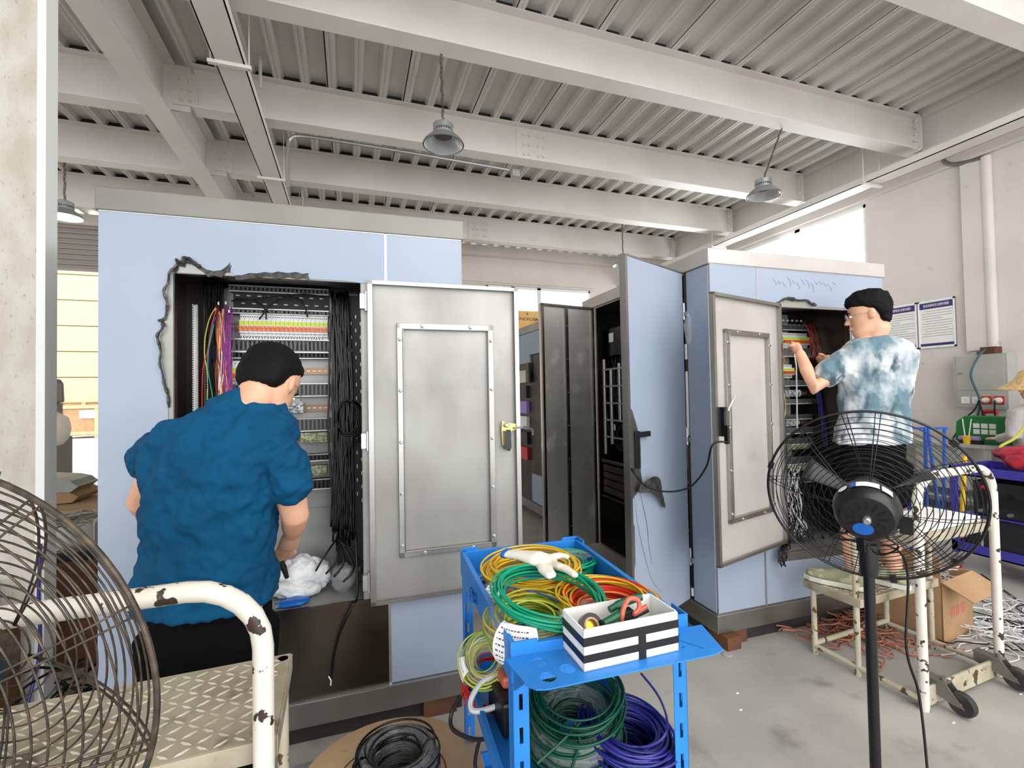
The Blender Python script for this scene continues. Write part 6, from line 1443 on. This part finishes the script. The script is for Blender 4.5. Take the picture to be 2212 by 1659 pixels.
for k, w in enumerate((.05, .04, .05)): box(b, .1+.07*k, .1+.07*k+w, -.001, 0, .14, .2, TBx)
obj('faded_print', b, mat('faded_red', (190, 112, 92), .9), cb, world=True)
def scraps(C, r, h, n, m, rad, name, label, cat, seed, L=.3, wig=.9, ns=5):
    b = NB(); rg = random.Random(seed)
    for k in range(n):
        a = rg.uniform(0, 7); q_ = r*math.sqrt(rg.random()); p = V((C[0]+q_*cos(a), C[1]+q_*sin(a)*.8, C[2]+rad+rg.uniform(0, h*(1-q_/r)+.004))); d = rg.uniform(0, 7); P = [p]
        for i in range(ns): d += rg.uniform(-wig, wig); P.append(P[-1]+V((cos(d), sin(d), 0))*L*rg.uniform(.12, .25)+V((0, 0, rg.uniform(-.01, .012)))); P[-1].z = max(P[-1].z, C[2]+rad)
        tube(b, smooth_path(P, 3), rad, 4)
    o = solo(name, b, m, label, cat, C, smooth=2); o['kind'] = 'stuff'; return o
scraps((3.54, 2.07, .30), .16, .12, 70, 'wire_white', .0035, 'wire_scraps', 'white wire offcuts heaped in the open carton', 'wire scraps', 3, .2)
scraps((3.95, 1.75, 0), .38, .06, 150, 'wire_white', .0035, 'wire_scraps', 'white wire offcuts strewn on the floor right of the carton', 'wire scraps', 5, .45)
scraps((3.9, 1.7, 0), .3, .05, 14, 'black_wire', .004, 'wire_scraps', 'few black wires among the white offcuts', 'wire scraps', 6, .5)
scraps((2.98, 2.15, 0), .2, .08, 60, 'rope_orange', .0045, 'orange_cord', 'tangled heap of orange cord on the floor under the ladder', 'cord', 7, .22, 1.3, 12)
b = NB(); tube(b, smooth_path([at(2212, 1310, 3.3), on_z(2190, 1290, .006), on_z(2150, 1262, .006), on_z(2120, 1240, .006)], 5), .006, 6); solo('floor_cable', b, 'black_wire', 'black cable on the floor before the purple cart', 'cable', on_z(2150, 1262, 0), smooth=True)
for k, (x, y) in enumerate(((1593, 1498), (1600, 1534), (2060, 1562), (2205, 1500))):
    p = on_z(x, y, 0); b = NB(); box(b, p.x-.008, p.x+.008, p.y-.003, p.y+.003, .0005, .003, MX()); o = solo('paper_scrap', b, 'white_plain', ('tiny white scrap on the floor left of the fan pole, upper of two', 'tiny white scrap on the floor left of the fan pole, lower of two', 'tiny white scrap on the floor below the front caster', 'tiny white scrap on the floor at the right picture edge')[k], 'scrap', p)
p = on_z(1571, 1415, 0); b = NB(); lathe(b, [(.028, 0), (.03, .004), (.02, .008)], 20, MX.Translation(p)); solo('floor_disc', b, 'concrete', 'small grey disc on the floor below the right cabinet corner', 'disc', p)
# wooden chock under the right cabinet corner
b = NB(); box(b, 2.1, 2.2, 2.26, 2.42, 0, .075); solo('wood_chock', b, 'wood_dark', 'brown wooden chock under the near corner of the right cabinet', 'chock', (2.18, 2.3, 0))

# ================================================================== things inside the left cabinet sill
def inl(px, py, v): a = LC(px, py, v); return OL+CXV*a[0]+CYV*v+V((0, 0, a[1]))
c = inl(660, 1235, .22); c.z = .605
b = NB(); ball(b, c+V((0, 0, .075)), .12, .09, .085, n=24); ball(b, c+V((-.03, -.06, .04)), .13, .08, .045, n=20); o = solo('white_bag', b, 'bag_white', 'crumpled white plastic bag on the left cabinet sill', 'bag', c, smooth=2); o.modifiers.new('u', 'SUBSURF').render_levels = 1; crumple(o, .05, .06)
c = inl(742, 1255, .15); c.z = .605
b = NB(); ball(b, c+V((0, 0, .06)), .06, .05, .07, n=24); o = solo('clear_bag', b, mat('clear_film', (190, 193, 196), .1, alpha=.28, bump=(30, 1, .02), coat=1), 'crumpled clear plastic bag on the sill beside the black cables', 'bag', c, smooth=2); crumple(o, .03, .04)
c = inl(628, 1300, .05); c.z = .606
b = NB(); ball(b, c+V((.01, 0, .014)), .075, .045, .014, n=18); o = solo('blue_wrapper', b, 'wire_blue', 'blue and clear plastic wrapper at the front of the sill', 'wrapper', c, smooth=2); crumple(o, .02, .02)
b = NB(); ball(b, c+V((-.05, 0, .01)), .035, .03, .012, n=16); o = solo('clear_wrapper', b, 'clear_film', 'small clear wrapper left of the blue wrapper', 'wrapper', c, smooth=2); crumple(o, .02, .02)
# white foam sheet on the floor under the left ladder
b = NB(); box(b, -.75, -.27, 1.35, 2.2, .0, .012, MX()); solo('foam_sheet', b, 'white_plain', 'white foam sheet on the floor under the left ladder', 'sheet', (-.5, 1.7, 0), bevel=.003)
b = NB(); box(b, -.24, -.12, 1.9, 2.2, .0, .01); solo('floor_offcut', b, 'plate_grey', 'grey sheet offcut on the floor beside the left ladder leg', 'sheet', (-.2, 2.0, 0))

# ================================================================== left clutter seen between column and cabinet
lb = thing('work_bench', 'dark cluttered workbench in the gap between column and left cabinet', 'workbench', (-2.1, 4.2, 0))
b = NB(); box(b, -2.9, -1.55, 4.1, 5.2, .78, .8); obj('worktop', b, 'board_tan', lb, world=True)
for x in (-2.88, -1.6):
    for y in (4.12, 5.15): b = NB(); box(b, x, x+.04, y, y+.04, 0, .78); obj('leg', b, 'machine_black', lb, world=True)
b = NB(); box(b, -2.85, -1.6, 4.2, 5.1, .3, .32); obj('lower_shelf', b, 'machine_black', lb, world=True)
b = NB(); box(b, -2.3, -1.6, 4.14, 5.1, .32, .62); solo('dark_crate', b, 'machine_black', 'dark crate on the shelf under the left bench', 'crate', (-1.9, 4.5, .32), bevel=.01)
c = V((-2.08, 4.45, .8)); b = NB(); prism(b, [(-.3, .0), (.12, .01), (.16, .05), (.1, .09), (-.3, .12)], -.1, .25, MX.Translation((c.x, c.y, .8)) @ TW); solo('bent_carton', b, 'cardboard', 'brown bent carton with torn edge on the left bench', 'carton', (c.x, c.y, .8))
b = NB(); prism(b, [(-.35, .12), (.12, .09), (.17, .13), (.15, .14), (.12, .17), (.05, .19), (-.35, .24)], -.1, .2, MX.Translation((c.x, c.y-.02, .8)) @ TW); solo('grey_sheet', b, 'plate_grey', 'grey torn edge sheet lying on the brown carton', 'sheet', (c.x, c.y, .9))
rg = random.Random(21)
for k, (px, py, d, m, nm, cat_, lab) in enumerate(((150, 1140, 3.12, 'zinc', 'wire_basket', 'basket', 'wire basket of bright parts left of the cabinet'), (150, 1230, 2.9, 'wood_dark', 'wood_crate', 'crate', 'brown wooden crate left of the cabinet, upper'), (175, 1330, 2.78, 'wood_dark', 'wood_crate', 'crate', 'brown wooden crate left of the cabinet, lower'), (180, 1200, 3.01, 'machine_black', 'tool_chest', 'chest', 'black tool chest left of the cabinet'))):
    p = at(px, py, d); b = NB(); z1 = max(p.z, .15); box(b, p.x-.2, p.x+.16, p.y-.05, p.y+.045, 0, z1+.04); solo(nm, b, m, lab, cat_, (p.x, p.y, 0), bevel=.01)
p = at(160, 1300, 2.6); scraps((p.x+.2, p.y-.25, .0), .17, .35, 40, 'black_wire', .006, 'cable_tangle', 'tangle of black cables on the floor left of the cabinet', 'cables', 8, .4)
p = at(150, 1150, 3.12); scraps((p.x, p.y, p.z+.05), .1, .08, 26, 'zinc', .005, 'metal_scraps', 'bright metal scraps in the basket left of the cabinet', 'metal scraps', 9, .25)
# half-hidden person-like shape behind the column, built as a cloth-covered machine
mc = thing('shape_standin', 'grey machine under a cream cloth standing in for a person-like shape right of the column', 'machine', (-2.5, 5.2, 0))
p = at(108, 900, 6.0)
b = NB(); box(b, p.x-.3, p.x+.06, p.y, p.y+.4, .0, 1.1); obj('base', b, 'hub_grey', mc, world=True, bevel=.02)
b = NB(); box(b, p.x-.28, p.x+.0, p.y+.05, p.y+.3, 1.1, 1.55); lathe(b, [(.1, 1.55), (.09, 1.8), (.06, 1.86)], 20, MX.Translation((p.x-.03, p.y+.15, 0))); obj('head', b, 'hub_grey', mc, world=True, bevel=.02)
b = NB(); ball(b, (p.x-.05, p.y+.1, 1.2), .2, .25, .24, n=20); o = obj('cloth', b, 'beige_bag', mc, world=True, smooth=2); crumple(o, .12, .06)
# leaning angle bars by the column and the violet cable down its edge
for k, (a, c_) in enumerate((((20, 990, 2.7), (75, 1460, 2.5)), ((46, 1000, 2.75), (60, 1400, 2.6)))):
    A, B = at(*a), at(*c_); d = (B-A).normalized(); B = A+d*((A.z-.0)/-d.z) if d.z < 0 else B; B.z = max(B.z, .02)
    b = NB(); tube(b, [A, B], .02, 4); solo('steel_bar', b, 'column_coat' if k else 'hub_grey', ('grey steel bar leaning on the column behind the left fan', 'cream steel bar leaning on the column beside the grey bar')[k], 'bar', B)
b = NB(); tube(b, smooth_path([V((-1.47, 2.985, .85)), V((-1.475, 2.985, .6)), V((-1.47, 2.98, .3)), V((-1.5, 2.9, .01))], 5), .007, 8); solo('violet_cable', b, 'wire_violet', 'violet cable running down the column edge', 'cable', V((-1.47, 2.98, 1.3)), smooth=True)
b = NB(); box(b, -1.62, -1.5, 2.5, 2.9, 0, .55); box(b, -1.9, -1.62, 2.55, 2.95, 0, .7); solo('plank_stack', b, 'wood_dark', 'stack of dark boards standing at the column foot behind the left fan', 'boards', (-1.7, 2.7, 0))
